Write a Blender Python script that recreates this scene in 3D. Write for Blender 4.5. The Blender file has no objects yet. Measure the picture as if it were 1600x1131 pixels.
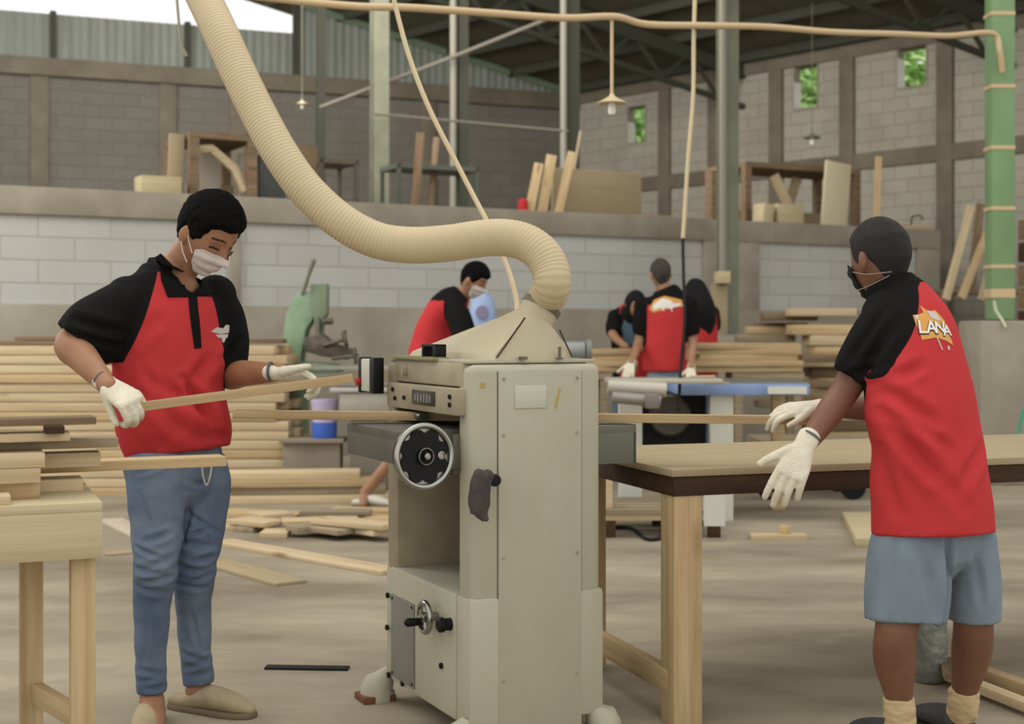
import bpy, bmesh, math, random
import numpy as np
from mathutils import Vector, Matrix, noise
from mathutils.bvhtree import BVHTree
random.seed(7)
S = bpy.context.scene
COL = S.collection
# ------------------------------------------------------------------ camera, light, exposure
F, CX, HY, H = 2200.0, 800.0, 515.0, 1.2      # focal length in px, principal column, horizon row, eye height
cam = bpy.data.cameras.new('camera'); camo = bpy.data.objects.new('camera', cam); COL.objects.link(camo)
camo.location = (0, 0, H); camo.rotation_euler = (math.pi/2, 0, 0)
cam.sensor_width = 36; cam.lens = 36*F/1600; cam.shift_y = -(1131/2-HY)/1600
cam.clip_end = 200
cam.dof.use_dof = True; cam.dof.focus_distance = 4.2; cam.dof.aperture_fstop = 3.6
S.camera = camo
S.view_settings.view_transform = 'Standard'; S.view_settings.look = 'None'
S.view_settings.gamma = 1; S.view_settings.use_curve_mapping = False
S.view_settings.exposure = 0.08
w = bpy.data.worlds.new('world'); S.world = w; w.use_nodes = True
bg = w.node_tree.nodes['Background']; bg.inputs[0].default_value = (1.0, .985, .96, 1); bg.inputs[1].default_value = 1.15
def area(name, loc, target, sx, sy, power, col=(1, .98, .94)):
    l = bpy.data.lights.new(name, 'AREA'); l.shape = 'RECTANGLE'; l.size = sx; l.size_y = sy; l.energy = power; l.color = col
    o = bpy.data.objects.new(name, l); COL.objects.link(o); o.location = loc
    o.rotation_euler = (Vector(target)-Vector(loc)).to_track_quat('-Z', 'Y').to_euler()
    return o
area('skylight_overhead', (-1.5, 5.5, 7.5), (0, 5.2, 0), 6, 5, 150)
area('daylight_doorway', (-7, 9, 4.6), (0, 14, 1.5), 4, 3, 250)
area('back_hall_fill', (-3, 16, 6.0), (0, 24, 2.5), 9, 3, 420)  # added fill above the view, brightens the back hall

def P(px, py, Y): return Vector(((px-CX)*Y/F, Y, H-(py-HY)*Y/F))
def FL(px, py, z=0.0):
    Y = (H-z)*F/(py-HY); return Vector(((px-CX)*Y/F, Y, z))
V = Vector
ZU = Vector((0, 0, 1))
# ------------------------------------------------------------------ materials
def lin(c):
    c = c/255.0
    return c/12.92 if c <= .04045 else ((c+.055)/1.055)**2.4
def rgb(c): return (lin(c[0]), lin(c[1]), lin(c[2]), 1)
MATS = {}
def nd(nt, t, **k):
    n = nt.nodes.new(t)
    for a, b in k.items(): setattr(n, a, b)
    return n
def mat(name, col, rough=.75, metal=0, var=None, scale=4, stretch=(1, 1, 1), bump=0, bscale=60, spec=.3, rnd=0, detail=5, bstretch=None, emit=0, trans=0):
    """plain colour; var = second colour mixed in by noise; rnd = brightness change from object to object"""
    if name in MATS: return MATS[name]
    m = bpy.data.materials.new(name); m.use_nodes = True; nt = m.node_tree; L = nt.links.new
    b = nt.nodes['Principled BSDF']; b.inputs['Roughness'].default_value = rough; b.inputs['Metallic'].default_value = metal
    b.inputs['Specular IOR Level'].default_value = spec; b.inputs['Base Color'].default_value = rgb(col)
    tc = nd(nt, 'ShaderNodeTexCoord'); src = None
    oi = nd(nt, 'ShaderNodeObjectInfo')
    add = nd(nt, 'ShaderNodeVectorMath', operation='MULTIPLY_ADD'); add.inputs[1].default_value = (1, 1, 1)
    rv = nd(nt, 'ShaderNodeMath', operation='MULTIPLY'); rv.inputs[1].default_value = 37.0; L(oi.outputs['Random'], rv.inputs[0])
    L(tc.outputs['Object'], add.inputs[0]); L(rv.outputs[0], add.inputs[2])
    if var:
        mp = nd(nt, 'ShaderNodeMapping'); mp.inputs['Scale'].default_value = stretch; L(add.outputs[0], mp.inputs[0])
        n = nd(nt, 'ShaderNodeTexNoise'); n.inputs['Scale'].default_value = scale; n.inputs['Detail'].default_value = detail; n.inputs['Roughness'].default_value = .6
        L(mp.outputs[0], n.inputs['Vector'])
        r = nd(nt, 'ShaderNodeValToRGB'); r.color_ramp.elements[0].position = .35; r.color_ramp.elements[1].position = .68
        r.color_ramp.elements[0].color = rgb(var); r.color_ramp.elements[1].color = rgb(col)
        L(n.outputs['Fac'], r.inputs[0]); src = r.outputs[0]
    if rnd:
        hs = nd(nt, 'ShaderNodeHueSaturation'); mr = nd(nt, 'ShaderNodeMapRange')
        mr.inputs[3].default_value = 1-rnd; mr.inputs[4].default_value = 1+rnd
        L(oi.outputs['Random'], mr.inputs[0]); L(mr.outputs[0], hs.inputs['Value'])
        if src: L(src, hs.inputs['Color'])
        else: hs.inputs['Color'].default_value = rgb(col)
        src = hs.outputs[0]
    if src: L(src, b.inputs['Base Color'])
    if bump:
        n2 = nd(nt, 'ShaderNodeTexNoise'); n2.inputs['Scale'].default_value = bscale; n2.inputs['Detail'].default_value = 3
        mp2 = nd(nt, 'ShaderNodeMapping'); mp2.inputs['Scale'].default_value = bstretch or (1, 1, 1); L(tc.outputs['Object'], mp2.inputs[0]); L(mp2.outputs[0], n2.inputs['Vector'])
        bp = nd(nt, 'ShaderNodeBump'); bp.inputs['Strength'].default_value = bump; bp.inputs['Distance'].default_value = .01
        L(n2.outputs['Fac'], bp.inputs['Height']); L(bp.outputs[0], b.inputs['Normal'])
    if emit:
        b.inputs['Emission Color'].default_value = rgb(col); b.inputs['Emission Strength'].default_value = emit
    if trans:
        b.inputs['Transmission Weight'].default_value = trans
    MATS[name] = m; return m
def wood(name, light, dark, rough=.7, rnd=.08, knots=True):
    """grain runs along the local x axis of each board"""
    if name in MATS: return MATS[name]
    m = mat(name, light, rough, var=dark, scale=3.0, stretch=(.5, 12, 12), rnd=rnd, bump=.12, bscale=25, bstretch=(.3, 10, 10), spec=.2)
    nt = m.node_tree; L = nt.links.new
    if knots:
        b = nt.nodes['Principled BSDF']; src = b.inputs['Base Color'].links[0].from_socket
        tc = nd(nt, 'ShaderNodeTexCoord'); oi = nd(nt, 'ShaderNodeObjectInfo')
        rv = nd(nt, 'ShaderNodeMath', operation='MULTIPLY'); rv.inputs[1].default_value = 91.0; L(oi.outputs['Random'], rv.inputs[0])
        ad = nd(nt, 'ShaderNodeVectorMath', operation='MULTIPLY_ADD'); ad.inputs[1].default_value = (2.2, 7, 7); L(tc.outputs['Object'], ad.inputs[0]); L(rv.outputs[0], ad.inputs[2])
        vo = nd(nt, 'ShaderNodeTexVoronoi'); vo.inputs['Scale'].default_value = 1.0; L(ad.outputs[0], vo.inputs['Vector'])
        mr = nd(nt, 'ShaderNodeMapRange'); mr.inputs[1].default_value = .04; mr.inputs[2].default_value = .2; mr.inputs[3].default_value = .65; mr.inputs[4].default_value = 0
        L(vo.outputs['Distance'], mr.inputs[0])
        mx = nd(nt, 'ShaderNodeMix', data_type='RGBA'); L(mr.outputs[0], mx.inputs[0]); L(src, mx.inputs[6]); mx.inputs[7].default_value = rgb((120, 84, 52))
        L(mx.outputs[2], b.inputs['Base Color'])
    return m
def blocks(name, c1, c2, mortar, bw, bh, ms=.012, stain=(110, 100, 85), amt=.35):
    """block masonry on the wall's own x/z plane"""
    m = bpy.data.materials.new(name); m.use_nodes = True; nt = m.node_tree; L = nt.links.new
    b = nt.nodes['Principled BSDF']; b.inputs['Roughness'].default_value = .9; b.inputs['Specular IOR Level'].default_value = .15
    tc = nd(nt, 'ShaderNodeTexCoord'); sp = nd(nt, 'ShaderNodeSeparateXYZ'); cb = nd(nt, 'ShaderNodeCombineXYZ')
    L(tc.outputs['Object'], sp.inputs[0]); L(sp.outputs[0], cb.inputs[0]); L(sp.outputs[2], cb.inputs[1])
    br = nd(nt, 'ShaderNodeTexBrick'); br.inputs['Scale'].default_value = 1; br.inputs['Brick Width'].default_value = bw; br.inputs['Row Height'].default_value = bh
    br.inputs['Mortar Size'].default_value = ms; br.inputs['Mortar Smooth'].default_value = .4
    br.inputs['Color1'].default_value = rgb(c1); br.inputs['Color2'].default_value = rgb(c2); br.inputs['Mortar'].default_value = rgb(mortar)
    L(cb.outputs[0], br.inputs['Vector'])
    n = nd(nt, 'ShaderNodeTexNoise'); n.inputs['Scale'].default_value = 1.3; n.inputs['Detail'].default_value = 6; L(tc.outputs['Object'], n.inputs['Vector'])
    mr = nd(nt, 'ShaderNodeMapRange'); mr.inputs[1].default_value = .5; mr.inputs[2].default_value = .8; mr.inputs[4].default_value = amt; L(n.outputs['Fac'], mr.inputs[0])
    mx = nd(nt, 'ShaderNodeMix', data_type='RGBA'); L(mr.outputs[0], mx.inputs[0]); L(br.outputs['Color'], mx.inputs[6]); mx.inputs[7].default_value = rgb(stain)
    L(mx.outputs[2], b.inputs['Base Color'])
    bp = nd(nt, 'ShaderNodeBump'); bp.inputs['Strength'].default_value = .5; bp.inputs['Distance'].default_value = .01; bp.invert = True
    L(br.outputs['Fac'], bp.inputs['Height']); L(bp.outputs[0], b.inputs['Normal'])
    MATS[name] = m; return m
PINE = wood('pine', (202, 184, 150), (182, 160, 124))
PINE2 = wood('pine_warm', (196, 173, 134), (172, 146, 106))
PINED = wood('pine_dark', (140, 118, 92), (108, 90, 70))
PINEG = wood('pine_grey', (160, 146, 120), (134, 118, 94))
PLY = wood('plywood', (194, 180, 146), (178, 162, 126), knots=False, rnd=.04)
MDF = wood('fibre_board', (164, 148, 118), (154, 138, 108), knots=False, rnd=.03)
DARKW = wood('dark_wood', (78, 56, 38), (58, 42, 30), knots=False)
CREAM = mat('cream_paint', (178, 175, 154), .55, var=(166, 162, 140), scale=2.2, stretch=(1, 1, .3), bump=.05, bscale=14, spec=.4)
CREAMD = mat('cream_paint_worn', (168, 158, 132), .6, var=(142, 132, 108), scale=5, spec=.35)
CREAMH = mat('hood_paint', (188, 178, 150), .55, var=(176, 165, 136), scale=3, spec=.35)
GREYP = mat('grey_plate', (128, 126, 116), .5, spec=.4, var=(118, 116, 106), scale=4)
IRON = mat('cast_iron', (112, 108, 98), .55, metal=.2, var=(96, 92, 84), scale=5, stretch=(1, 1, .3))
IRONG = mat('green_grey_iron', (116, 118, 102), .6, var=(104, 106, 92), scale=4)
CHROME = mat('chrome', (160, 160, 154), .24, metal=1)
CHROMED = mat('worn_chrome', (150, 147, 138), .32, metal=.9)
BLACK = mat('black_plastic', (11, 11, 10), .55, spec=.25)
BLACKM = mat('black_matt', (26, 25, 23), .8)
DGREY = mat('dark_grey_cloth', (84, 78, 74), .95, var=(64, 60, 58), scale=14, bump=.2, bscale=120)
RUST = mat('rusty_iron', (128, 84, 58), .85, var=(96, 66, 48), scale=12)
HOSE = mat('hose_plastic', (194, 178, 144), .6, spec=.25, var=(188, 172, 138), scale=3)
CABLE = mat('tan_cable', (196, 172, 134), .6)
CABLE2 = mat('pale_tube', (200, 182, 146), .5)
CONC = mat('concrete', (160, 152, 136), .9, var=(142, 133, 117), scale=2.5, bump=.2, bscale=20, detail=8)
CONCD = mat('concrete_dark', (128, 119, 102), .9, var=(112, 103, 88), scale=2.5, bump=.2, bscale=20, detail=8)
PLAST = mat('plaster_grey', (164, 157, 142), .9, var=(140, 132, 116), scale=1.6, bump=.15, bscale=12, detail=9)
STEELG = mat('steel_grey_green', (128, 128, 108), .6, var=(112, 112, 94), scale=3)
STEELL = mat('steel_light', (136, 131, 117), .6)
STEELD = mat('steel_dark', (66, 66, 54), .7)
GREEN = mat('green_paint', (128, 158, 114), .55, var=(116, 144, 102), scale=3, stretch=(1, 1, .4))
GREENM = mat('machine_green', (134, 158, 128), .5, var=(118, 140, 110), scale=5)
BLUEM = mat('machine_blue', (138, 158, 194), .55, var=(120, 142, 182), scale=4)
BLUEL = mat('light_blue_paint', (146, 164, 196), .5)
WHITEM = mat('white_paint', (204, 204, 190), .5)
RED = mat('red_plastic', (190, 40, 36), .5)
# ------------------------------------------------------------------ mesh helpers
WM = {}
def frame(o, x, z=ZU):
    x = Vector(x).normalized(); z = Vector(z); z = (z-x*z.dot(x)).normalized(); y = z.cross(x)
    M = Matrix((x, y, z)).transposed().to_4x4(); M.translation = o; return M
def cr(pts, k):
    """Catmull-Rom through tuples of any length, k steps per span"""
    p = [np.array(q, float) for q in pts]; p = [2*p[0]-p[1]]+p+[2*p[-1]-p[-2]]; out = []
    for i in range(1, len(p)-2):
        for j in range(k):
            t = j/k
            out.append(.5*((2*p[i])+(-p[i-1]+p[i+1])*t+(2*p[i-1]-5*p[i]+4*p[i+1]-p[i+2])*t*t+(-p[i-1]+3*p[i]-3*p[i+1]+p[i+2])*t**3))
    out.append(p[-2]); return out
class MB:
    def __init__(s): s.v = []; s.f = []; s.m = []; s.mi = 0
    def add(s, vs, fs):
        n = len(s.v); s.v += [Vector(a) for a in vs]; s.f += [tuple(n+i for i in f) for f in fs]; s.m += [s.mi]*len(fs); return s
    def box(s, c, sz, M=None):
        a, b, d = sz[0]/2, sz[1]/2, sz[2]/2; c = Vector(c)
        vs = [c+Vector((x*a, y*b, z*d)) for z in (-1, 1) for y in (-1, 1) for x in (-1, 1)]
        if M is not None: vs = [M @ q for q in vs]
        return s.add(vs, [(0, 2, 3, 1), (4, 5, 7, 6), (0, 1, 5, 4), (2, 6, 7, 3), (0, 4, 6, 2), (1, 3, 7, 5)])
    def box2(s, lo, hi, M=None):
        lo = Vector(lo); hi = Vector(hi); return s.box((lo+hi)/2, hi-lo, M)
    def beam(s, p0, p1, w, h, up=ZU):
        p0 = Vector(p0); p1 = Vector(p1); M = frame((p0+p1)/2, p1-p0, up)
        return s.box((0, 0, 0), ((p1-p0).length, w, h), M)
    def prism(s, poly, vec):
        n = len(poly); vec = Vector(vec); a = [Vector(p) for p in poly]
        return s.add(a+[p+vec for p in a], [tuple(range(n))[::-1], tuple(range(n, 2*n))]+[(i, (i+1) % n, n+(i+1) % n, n+i) for i in range(n)])
    def rings(s, rings, caps=True, closed=False):
        n = len(rings[0]); k = len(rings); vs = [q for r in rings for q in r]; fs = []
        for i in range(k if closed else k-1):
            j = (i+1) % k
            for a in range(n):
                b = (a+1) % n; fs.append((i*n+a, i*n+b, j*n+b, j*n+a))
        if caps and not closed: fs += [tuple(range(n))[::-1], tuple((k-1)*n+a for a in range(n))]
        return s.add(vs, fs)
    def tube(s, pts, r, n=12, ref=None, round_caps=False, caps=True, closed=False):
        pts = [Vector(p) for p in pts]; k = len(pts)
        rr = [r]*k if isinstance(r, (int, float)) else list(r)
        rr = [(q, q) if isinstance(q, (int, float)) else q for q in rr]
        if round_caps and k > 1:
            t0 = (pts[0]-pts[1]).normalized(); t1 = (pts[-1]-pts[-2]).normalized(); ra = rr[0]; rb = rr[-1]
            A = [(math.cos(a), math.sin(a)) for a in (1.45, 1.15, .8, .4)]
            m0 = min(ra); m1 = min(rb)
            pts = [pts[0]+t0*m0*q for c, q in A]+pts+[pts[-1]+t1*m1*q for c, q in reversed(A)]
            rr = [(ra[0]*c, ra[1]*c) for c, q in A]+rr+[(rb[0]*c, rb[1]*c) for c, q in reversed(A)]
            k = len(pts)
        tan = []
        for i in range(k):
            if closed: a = pts[(i+1) % k]-pts[i-1]
            else: a = pts[min(i+1, k-1)]-pts[max(i-1, 0)]
            if a.length < 1e-9: a = tan[-1] if tan else ZU.copy()
            tan.append(a.normalized())
        X = Vector(ref) if ref is not None else (Vector((1, 0, 0)) if abs(tan[0].x) < .8 else Vector((0, 1, 0)))
        out = []
        for i in range(k):
            X0 = Vector(ref) if ref is not None else X
            X = X0-tan[i]*X0.dot(tan[i])
            if X.length < 1e-6: X = tan[i].orthogonal()
            X.normalize(); Yv = tan[i].cross(X); a, b = rr[i]
            out.append([pts[i]+X*a*math.cos(2*math.pi*j/n)+Yv*b*math.sin(2*math.pi*j/n) for j in range(n)])
        return s.rings(out, caps, closed)
    def lathe(s, c, axis, prof, n=24, closed=False):
        c = Vector(c); ax = Vector(axis).normalized(); X = ax.orthogonal().normalized(); Yv = ax.cross(X)
        return s.rings([[c+ax*h+(X*math.cos(2*math.pi*j/n)+Yv*math.sin(2*math.pi*j/n))*max(r, 1e-4) for j in range(n)] for r, h in prof], closed=closed)
    def torus(s, c, axis, R, r, n=40, m=12):
        c = Vector(c); ax = Vector(axis).normalized(); X = ax.orthogonal().normalized(); Yv = ax.cross(X)
        rs = []
        for i in range(n):
            a = 2*math.pi*i/n; d = X*math.cos(a)+Yv*math.sin(a)
            rs.append([c+d*(R+r*math.cos(2*math.pi*j/m))+ax*r*math.sin(2*math.pi*j/m) for j in range(m)])
        return s.rings(rs, closed=True)
    def ball(s, c, r, M=None, n=16, k=10):
        r = (r, r, r) if isinstance(r, (int, float)) else r; R = M.to_3x3() if M is not None else Matrix.Identity(3); c = Vector(c); rs = []
        for i in range(k+1):
            t = math.pi*min(max(i/k, .02), .98)
            rs.append([c+R @ Vector((r[0]*math.sin(t)*math.cos(2*math.pi*j/n), r[1]*math.sin(t)*math.sin(2*math.pi*j/n), r[2]*math.cos(t))) for j in range(n)])
        return s.rings(rs)
    def mesh(s, name, mats):
        me = bpy.data.meshes.new(name); me.from_pydata([tuple(q) for q in s.v], [], s.f)
        for m in mats: me.materials.append(m)
        if len(mats) > 1: me.polygons.foreach_set('material_index', s.m)
        return me
    def build(s, name, mats, parent=None, M=None, bevel=0, sharp=40, flat=False, fix=True, seg=2):
        """links the shapes as ONE object; M: the local frame the vertices are given in"""
        if not isinstance(mats, (list, tuple)): mats = [mats]
        if M is None:
            a = np.array([tuple(q) for q in s.v]); lo = a.min(0); hi = a.max(0)
            o = Vector(((lo[0]+hi[0])/2, (lo[1]+hi[1])/2, lo[2])); M = Matrix.Translation(o); s.v = [q-o for q in s.v]
        me = s.mesh(name, mats)
        if fix or bevel:
            bm = bmesh.new(); bm.from_mesh(me); bmesh.ops.recalc_face_normals(bm, faces=bm.faces)
            if bevel:
                es = [e for e in bm.edges if len(e.link_faces) == 2 and e.calc_face_angle(0) > .5]
                bmesh.ops.bevel(bm, geom=es, offset=bevel, segments=seg, affect='EDGES', clamp_overlap=True, profile=.5)
            bm.to_mesh(me); bm.free()
        if not flat: me.shade_smooth(); me.set_sharp_from_angle(angle=math.radians(sharp))
        return link(name, me, parent, M)
def link(name, me, parent=None, M=None):
    o = bpy.data.objects.new(name, me); COL.objects.link(o); M = M or Matrix.Identity(4)
    if parent is not None:
        o.parent = parent; o.matrix_basis = WM[parent.name].inverted() @ M
    else: o.matrix_basis = M
    WM[o.name] = M.copy(); return o
def tag(o, label=None, cat=None, group=None, kind=None):
    if label: o['label'] = label
    if cat: o['category'] = cat
    if group: o['group'] = group
    if kind: o['kind'] = kind
    return o
def root(name, loc, label, cat, group=None, rz=0):
    M = Matrix.Translation(Vector(loc)) @ Matrix.Rotation(rz, 4, 'Z')
    return tag(link(name, None, None, M), label, cat, group)
def board(name, p0, p1, w, t, m, label=None, cat='board', group=None, up=ZU, parent=None, bevel=.002):
    """a plank from p0 to p1 (centre line); w across, t along 'up'"""
    p0 = Vector(p0); p1 = Vector(p1); L = (p1-p0).length; M = frame((p0+p1)/2, p1-p0, up)
    b = MB().box((0, 0, 0), (L, w, t)); o = b.build(name, m, parent, M, bevel=bevel)
    return tag(o, label, cat if parent is None else None, group)
def remesh(mb, voxel, sm, name, mats):
    me = mb.mesh(name+'_raw', []); o = bpy.data.objects.new('raw', me); COL.objects.link(o)
    bm = bmesh.new(); bm.from_mesh(me); bmesh.ops.recalc_face_normals(bm, faces=bm.faces); bm.to_mesh(me); bm.free()
    r = o.modifiers.new('r', 'REMESH'); r.mode = 'VOXEL'; r.voxel_size = voxel; r.use_smooth_shade = True
    if sm: q = o.modifiers.new('s', 'SMOOTH'); q.iterations = sm; q.factor = .5
    dg = bpy.context.evaluated_depsgraph_get(); out = bpy.data.meshes.new_from_object(o.evaluated_get(dg)); out.name = name
    bpy.data.objects.remove(o); bpy.data.meshes.remove(me)
    out.materials.clear()
    for m in mats: out.materials.append(m)
    return out
def verts(me):
    n = len(me.vertices); a = np.empty(n*3); me.vertices.foreach_get('co', a); b = np.empty(n*3); me.vertex_normals.foreach_get('vector', b)
    return a.reshape(-1, 3), b.reshape(-1, 3)
def setverts(me, a): me.vertices.foreach_set('co', a.ravel()); me.update()
def segdist(p, a, b):
    a = np.array(a); b = np.array(b); d = b-a; t = np.clip(((p-a) @ d)/(d @ d), 0, 1); q = a+t[:, None]*d
    return np.linalg.norm(p-q, axis=1), t
def folds(me, lst, wr=None):
    """creases (p0, p1, width, depth) pressed into cloth, plus fine wrinkles wr = (amp, scale vector)"""
    a, n = verts(me); d = np.zeros(len(a))
    for p0, p1, w, amp in lst:
        W = np.array([1, .35, 1.0]); s, t = segdist(a*W, np.array(p0)*W, np.array(p1)*W); e = np.sin(np.pi*np.clip(t*.9+.05, 0, 1))**.6
        d += amp*e*(-np.exp(-(s/w)**2)+.55*np.exp(-((s-1.7*w)/w)**2))
    if wr:
        amp, sc = wr[0], Vector(wr[1])
        d += amp*np.array([noise.noise(Vector((q[0]*sc.x, q[1]*sc.y, q[2]*sc.z))) for q in a])
    setverts(me, a+n*d[:, None])
def classify(me, fn):
    n = len(me.polygons); c = np.empty(n*3); me.polygons.foreach_get('center', c); c = c.reshape(-1, 3)
    me.polygons.foreach_set('material_index', fn(c).astype(np.int32)); me.update()
def place(name, me, parent, smooth=True):
    """mesh in world coordinates -> object with its origin at the mesh's base"""
    a, _ = verts(me); lo = a.min(0); hi = a.max(0); o = Vector(((lo[0]+hi[0])/2, (lo[1]+hi[1])/2, lo[2]))
    setverts(me, a-np.array(o))
    if smooth: me.shade_smooth()
    return link(name, me, parent, Matrix.Translation(o))
def decal(name, target, polys, o, U, Vv, m, parent, lift=.002, label=None):
    """flat print laid on a cloth mesh; polys: list of 2D outlines or a text string with (x, y, size)"""
    tm, tM = target; U = Vector(U).normalized(); Vv = Vector(Vv).normalized(); n = U.cross(Vv)
    bvh = BVHTree.FromPolygons([tM @ q.co for q in tm.vertices], [tuple(p.vertices) for p in tm.polygons])
    bm = bmesh.new()
    for p in polys:
        if isinstance(p[0], str):
            cu = bpy.data.curves.new('t', 'FONT'); cu.body = p[0]; cu.size = p[3]; cu.align_x = 'CENTER'; cu.offset = p[4] if len(p) > 4 else 0; cu.resolution_u = 2
            to = bpy.data.objects.new('t', cu); COL.objects.link(to); dg = bpy.context.evaluated_depsgraph_get()
            me = bpy.data.meshes.new_from_object(to.evaluated_get(dg)); bpy.data.objects.remove(to)
            me.transform(Matrix.Translation((p[1], p[2], 0))); bm.from_mesh(me)
        else:
            vs = [bm.verts.new((q[0], q[1], 0)) for q in p]; bm.faces.new(vs)
    bmesh.ops.triangulate(bm, faces=bm.faces)
    for _ in range(4):
        es = [e for e in bm.edges if e.calc_length() > .012]
        if not es: break
        bmesh.ops.subdivide_edges(bm, edges=es, cuts=1); bmesh.ops.triangulate(bm, faces=bm.faces)
    for q in bm.verts:
        p = o+U*q.co.x+Vv*q.co.y
        h = bvh.ray_cast(p+n*.35, -n)[0]
        q.co = (h if h is not None else p)+n*lift
    me = bpy.data.meshes.new(name); bm.to_mesh(me); bm.free(); me.materials.append(m)
    ob = place(name, me, parent)
    if label: ob['label'] = label
    return ob
# ------------------------------------------------------------------ the building
def struct(o): o['kind'] = 'structure'; return o
d2 = lambda x, y: Vector((x, y, 0))
FLOOR = mat('dusty_floor', (172, 161, 138), .85, var=(122, 112, 94), scale=.55, stretch=(1, 2.6, 1), bump=.12, bscale=9, detail=10, spec=.2)
nt = FLOOR.node_tree; b_ = nt.nodes['Principled BSDF']; s_ = b_.inputs['Base Color'].links[0].from_socket
n_ = nd(nt, 'ShaderNodeTexNoise'); n_.inputs['Scale'].default_value = 3.2; n_.inputs['Detail'].default_value = 8; n_.inputs['Distortion'].default_value = .8
tc_ = nd(nt, 'ShaderNodeTexCoord'); nt.links.new(tc_.outputs['Object'], n_.inputs['Vector'])
mr_ = nd(nt, 'ShaderNodeMapRange'); mr_.inputs[1].default_value = .48; mr_.inputs[2].default_value = .72; mr_.inputs[4].default_value = .7; nt.links.new(n_.outputs['Fac'], mr_.inputs[0])
mx_ = nd(nt, 'ShaderNodeMix', data_type='RGBA'); nt.links.new(mr_.outputs[0], mx_.inputs[0]); nt.links.new(s_, mx_.inputs[6]); mx_.inputs[7].default_value = rgb((142, 133, 116)); nt.links.new(mx_.outputs[2], b_.inputs['Base Color'])
struct(MB().box2((-22, -2, -.2), (24, 34, 0)).build('floor', FLOOR, M=Matrix.Identity(4)))
# walls of the mezzanine, the gable wall behind and the eave wall on the right, each in its own frame (x along the wall)
R0 = d2(-4.36, 12); RD = d2(6.57, 3.7).normalized()
MR = frame(R0, RD); RL = 11.05                    # the retaining wall ends here
def onR(px, Y_off=0.0):
    """distance along the retaining wall seen at picture column px"""
    k = (px-CX)/F; return (k*R0.y-R0.x)/(RD.x-k*RD.y)
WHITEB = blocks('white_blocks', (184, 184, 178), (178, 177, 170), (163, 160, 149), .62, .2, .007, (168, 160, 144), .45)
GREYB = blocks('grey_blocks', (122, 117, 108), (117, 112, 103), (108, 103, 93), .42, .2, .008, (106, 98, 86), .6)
GREYR = blocks('grey_blocks_right_lit', (174, 168, 153), (168, 162, 147), (148, 141, 127), .42, .2, .009, (134, 126, 110), .5)  # same blocks as the back wall, its stronger light mixed into a lighter colour
b = MB(); b.box2((-9, 0, 0), (RL, .3, 2.19))
o = b.build('wall_mezzanine', WHITEB, M=MR); struct(o)
b = MB(); b.box2((-9, -.05, 2.19), (RL, .32, 2.43)); b.build('trim_1', CONC, M=MR, bevel=.01)['kind'] = 'structure'
b = MB(); b.box2((-9, -.06, 0), (RL, 0, 1.42)); b.build('trim_2', PLAST, M=MR, bevel=.01)['kind'] = 'structure'
b = MB()
for a0, a1 in ((355, 374), (1097, 1122), (1150, 1184), (1430, 1466)):
    b.box2((onR(a0), -.04, 1.42), (min(onR(a1), RL), 0, 2.19))
b.build('trim_3', CONC, M=MR, bevel=.006)['kind'] = 'structure'
CO = d2(1.17, 25.7); BD = d2(-.927, -.374); ED = d2(.662, -.749)
ZE = 5.6; SL = .235
MBk = frame(CO, BD); MEv = frame(CO, ED)
def roofz(x, y):
    """height of the sloping roof above a point"""
    q = d2(x, y)-CO; det = BD.x*ED.y-BD.y*ED.x; a = (q.x*ED.y-q.y*ED.x)/det; return ZE+SL*a
slab = MB(); slab.prism([R0-RD*9+ZU*2.2, R0+RD*RL+ZU*2.2, CO+ED*6.2+ZU*2.2, CO+ZU*2.2, CO+BD*17+ZU*2.2], (0, 0, .2))
struct(slab.build('floor_mezzanine', CONCD, M=Matrix.Identity(4)))
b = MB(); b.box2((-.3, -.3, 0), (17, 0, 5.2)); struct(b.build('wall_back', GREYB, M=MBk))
b = MB(); b.box2((-.1, -.02, 5.2), (17, .12, 5.48))
for px in (62, 262, 372, 668):
    k = (px-CX)/F; t = (k*CO.y-CO.x)/(BD.x-k*BD.y); b.box2((t-.14, 0, 2.4), (t+.14, .06, 5.2))
b.build('trim_4', CONCD, M=MBk, bevel=.01)['kind'] = 'structure'
# corrugated sheet above the block wall, with the long opening left of it
def corr(name, x0, x1, z0, ztop, m, M, pitch=.14, amp=.010, y=-.1):
    n = int((x1-x0)/pitch*4); fr = []; bk = []
    for i in range(n+1):
        x = x0+(x1-x0)*i/n; yy = y+amp*math.sin(2*math.pi*x/pitch); fr.append((x, yy))
    vs = [(x, yy, z0) for x, yy in fr]+[(x, yy, ztop(x)) for x, yy in fr]+[(x, yy-.006, z0) for x, yy in fr]+[(x, yy-.006, ztop(x)) for x, yy in fr]
    k = n+1; fs = []
    for i in range(n): fs += [(i, i+1, k+i+1, k+i), (2*k+i, 3*k+i, 3*k+i+1, 2*k+i+1)]
    mb = MB(); mb.add(vs, fs); return mb.build(name, m, M=M, fix=False, sharp=80)
SHEET = mat('grey_sheet', (146, 149, 140), .6, var=(126, 129, 119), scale=1.5, stretch=(3, 1, .3), metal=.1)
struct(corr('wall_gable', -.2, 5.2, 5.48, lambda x: ZE+SL*max(x, 0)-.10, SHEET, MBk))
struct(corr('wall_gable', 5.2, 17, 5.48, lambda x: 6.22, SHEET, MBk))
b = MB()
for t in (5.2, 7.0, 9.1, 11.2, 13.2): b.box2((t-.05, -.02, 5.48), (t+.05, .06, 6.24 if t > 5.3 else ZE+SL*t))
b.build('trim_5', STEELD, M=MBk)['kind'] = 'structure'
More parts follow.
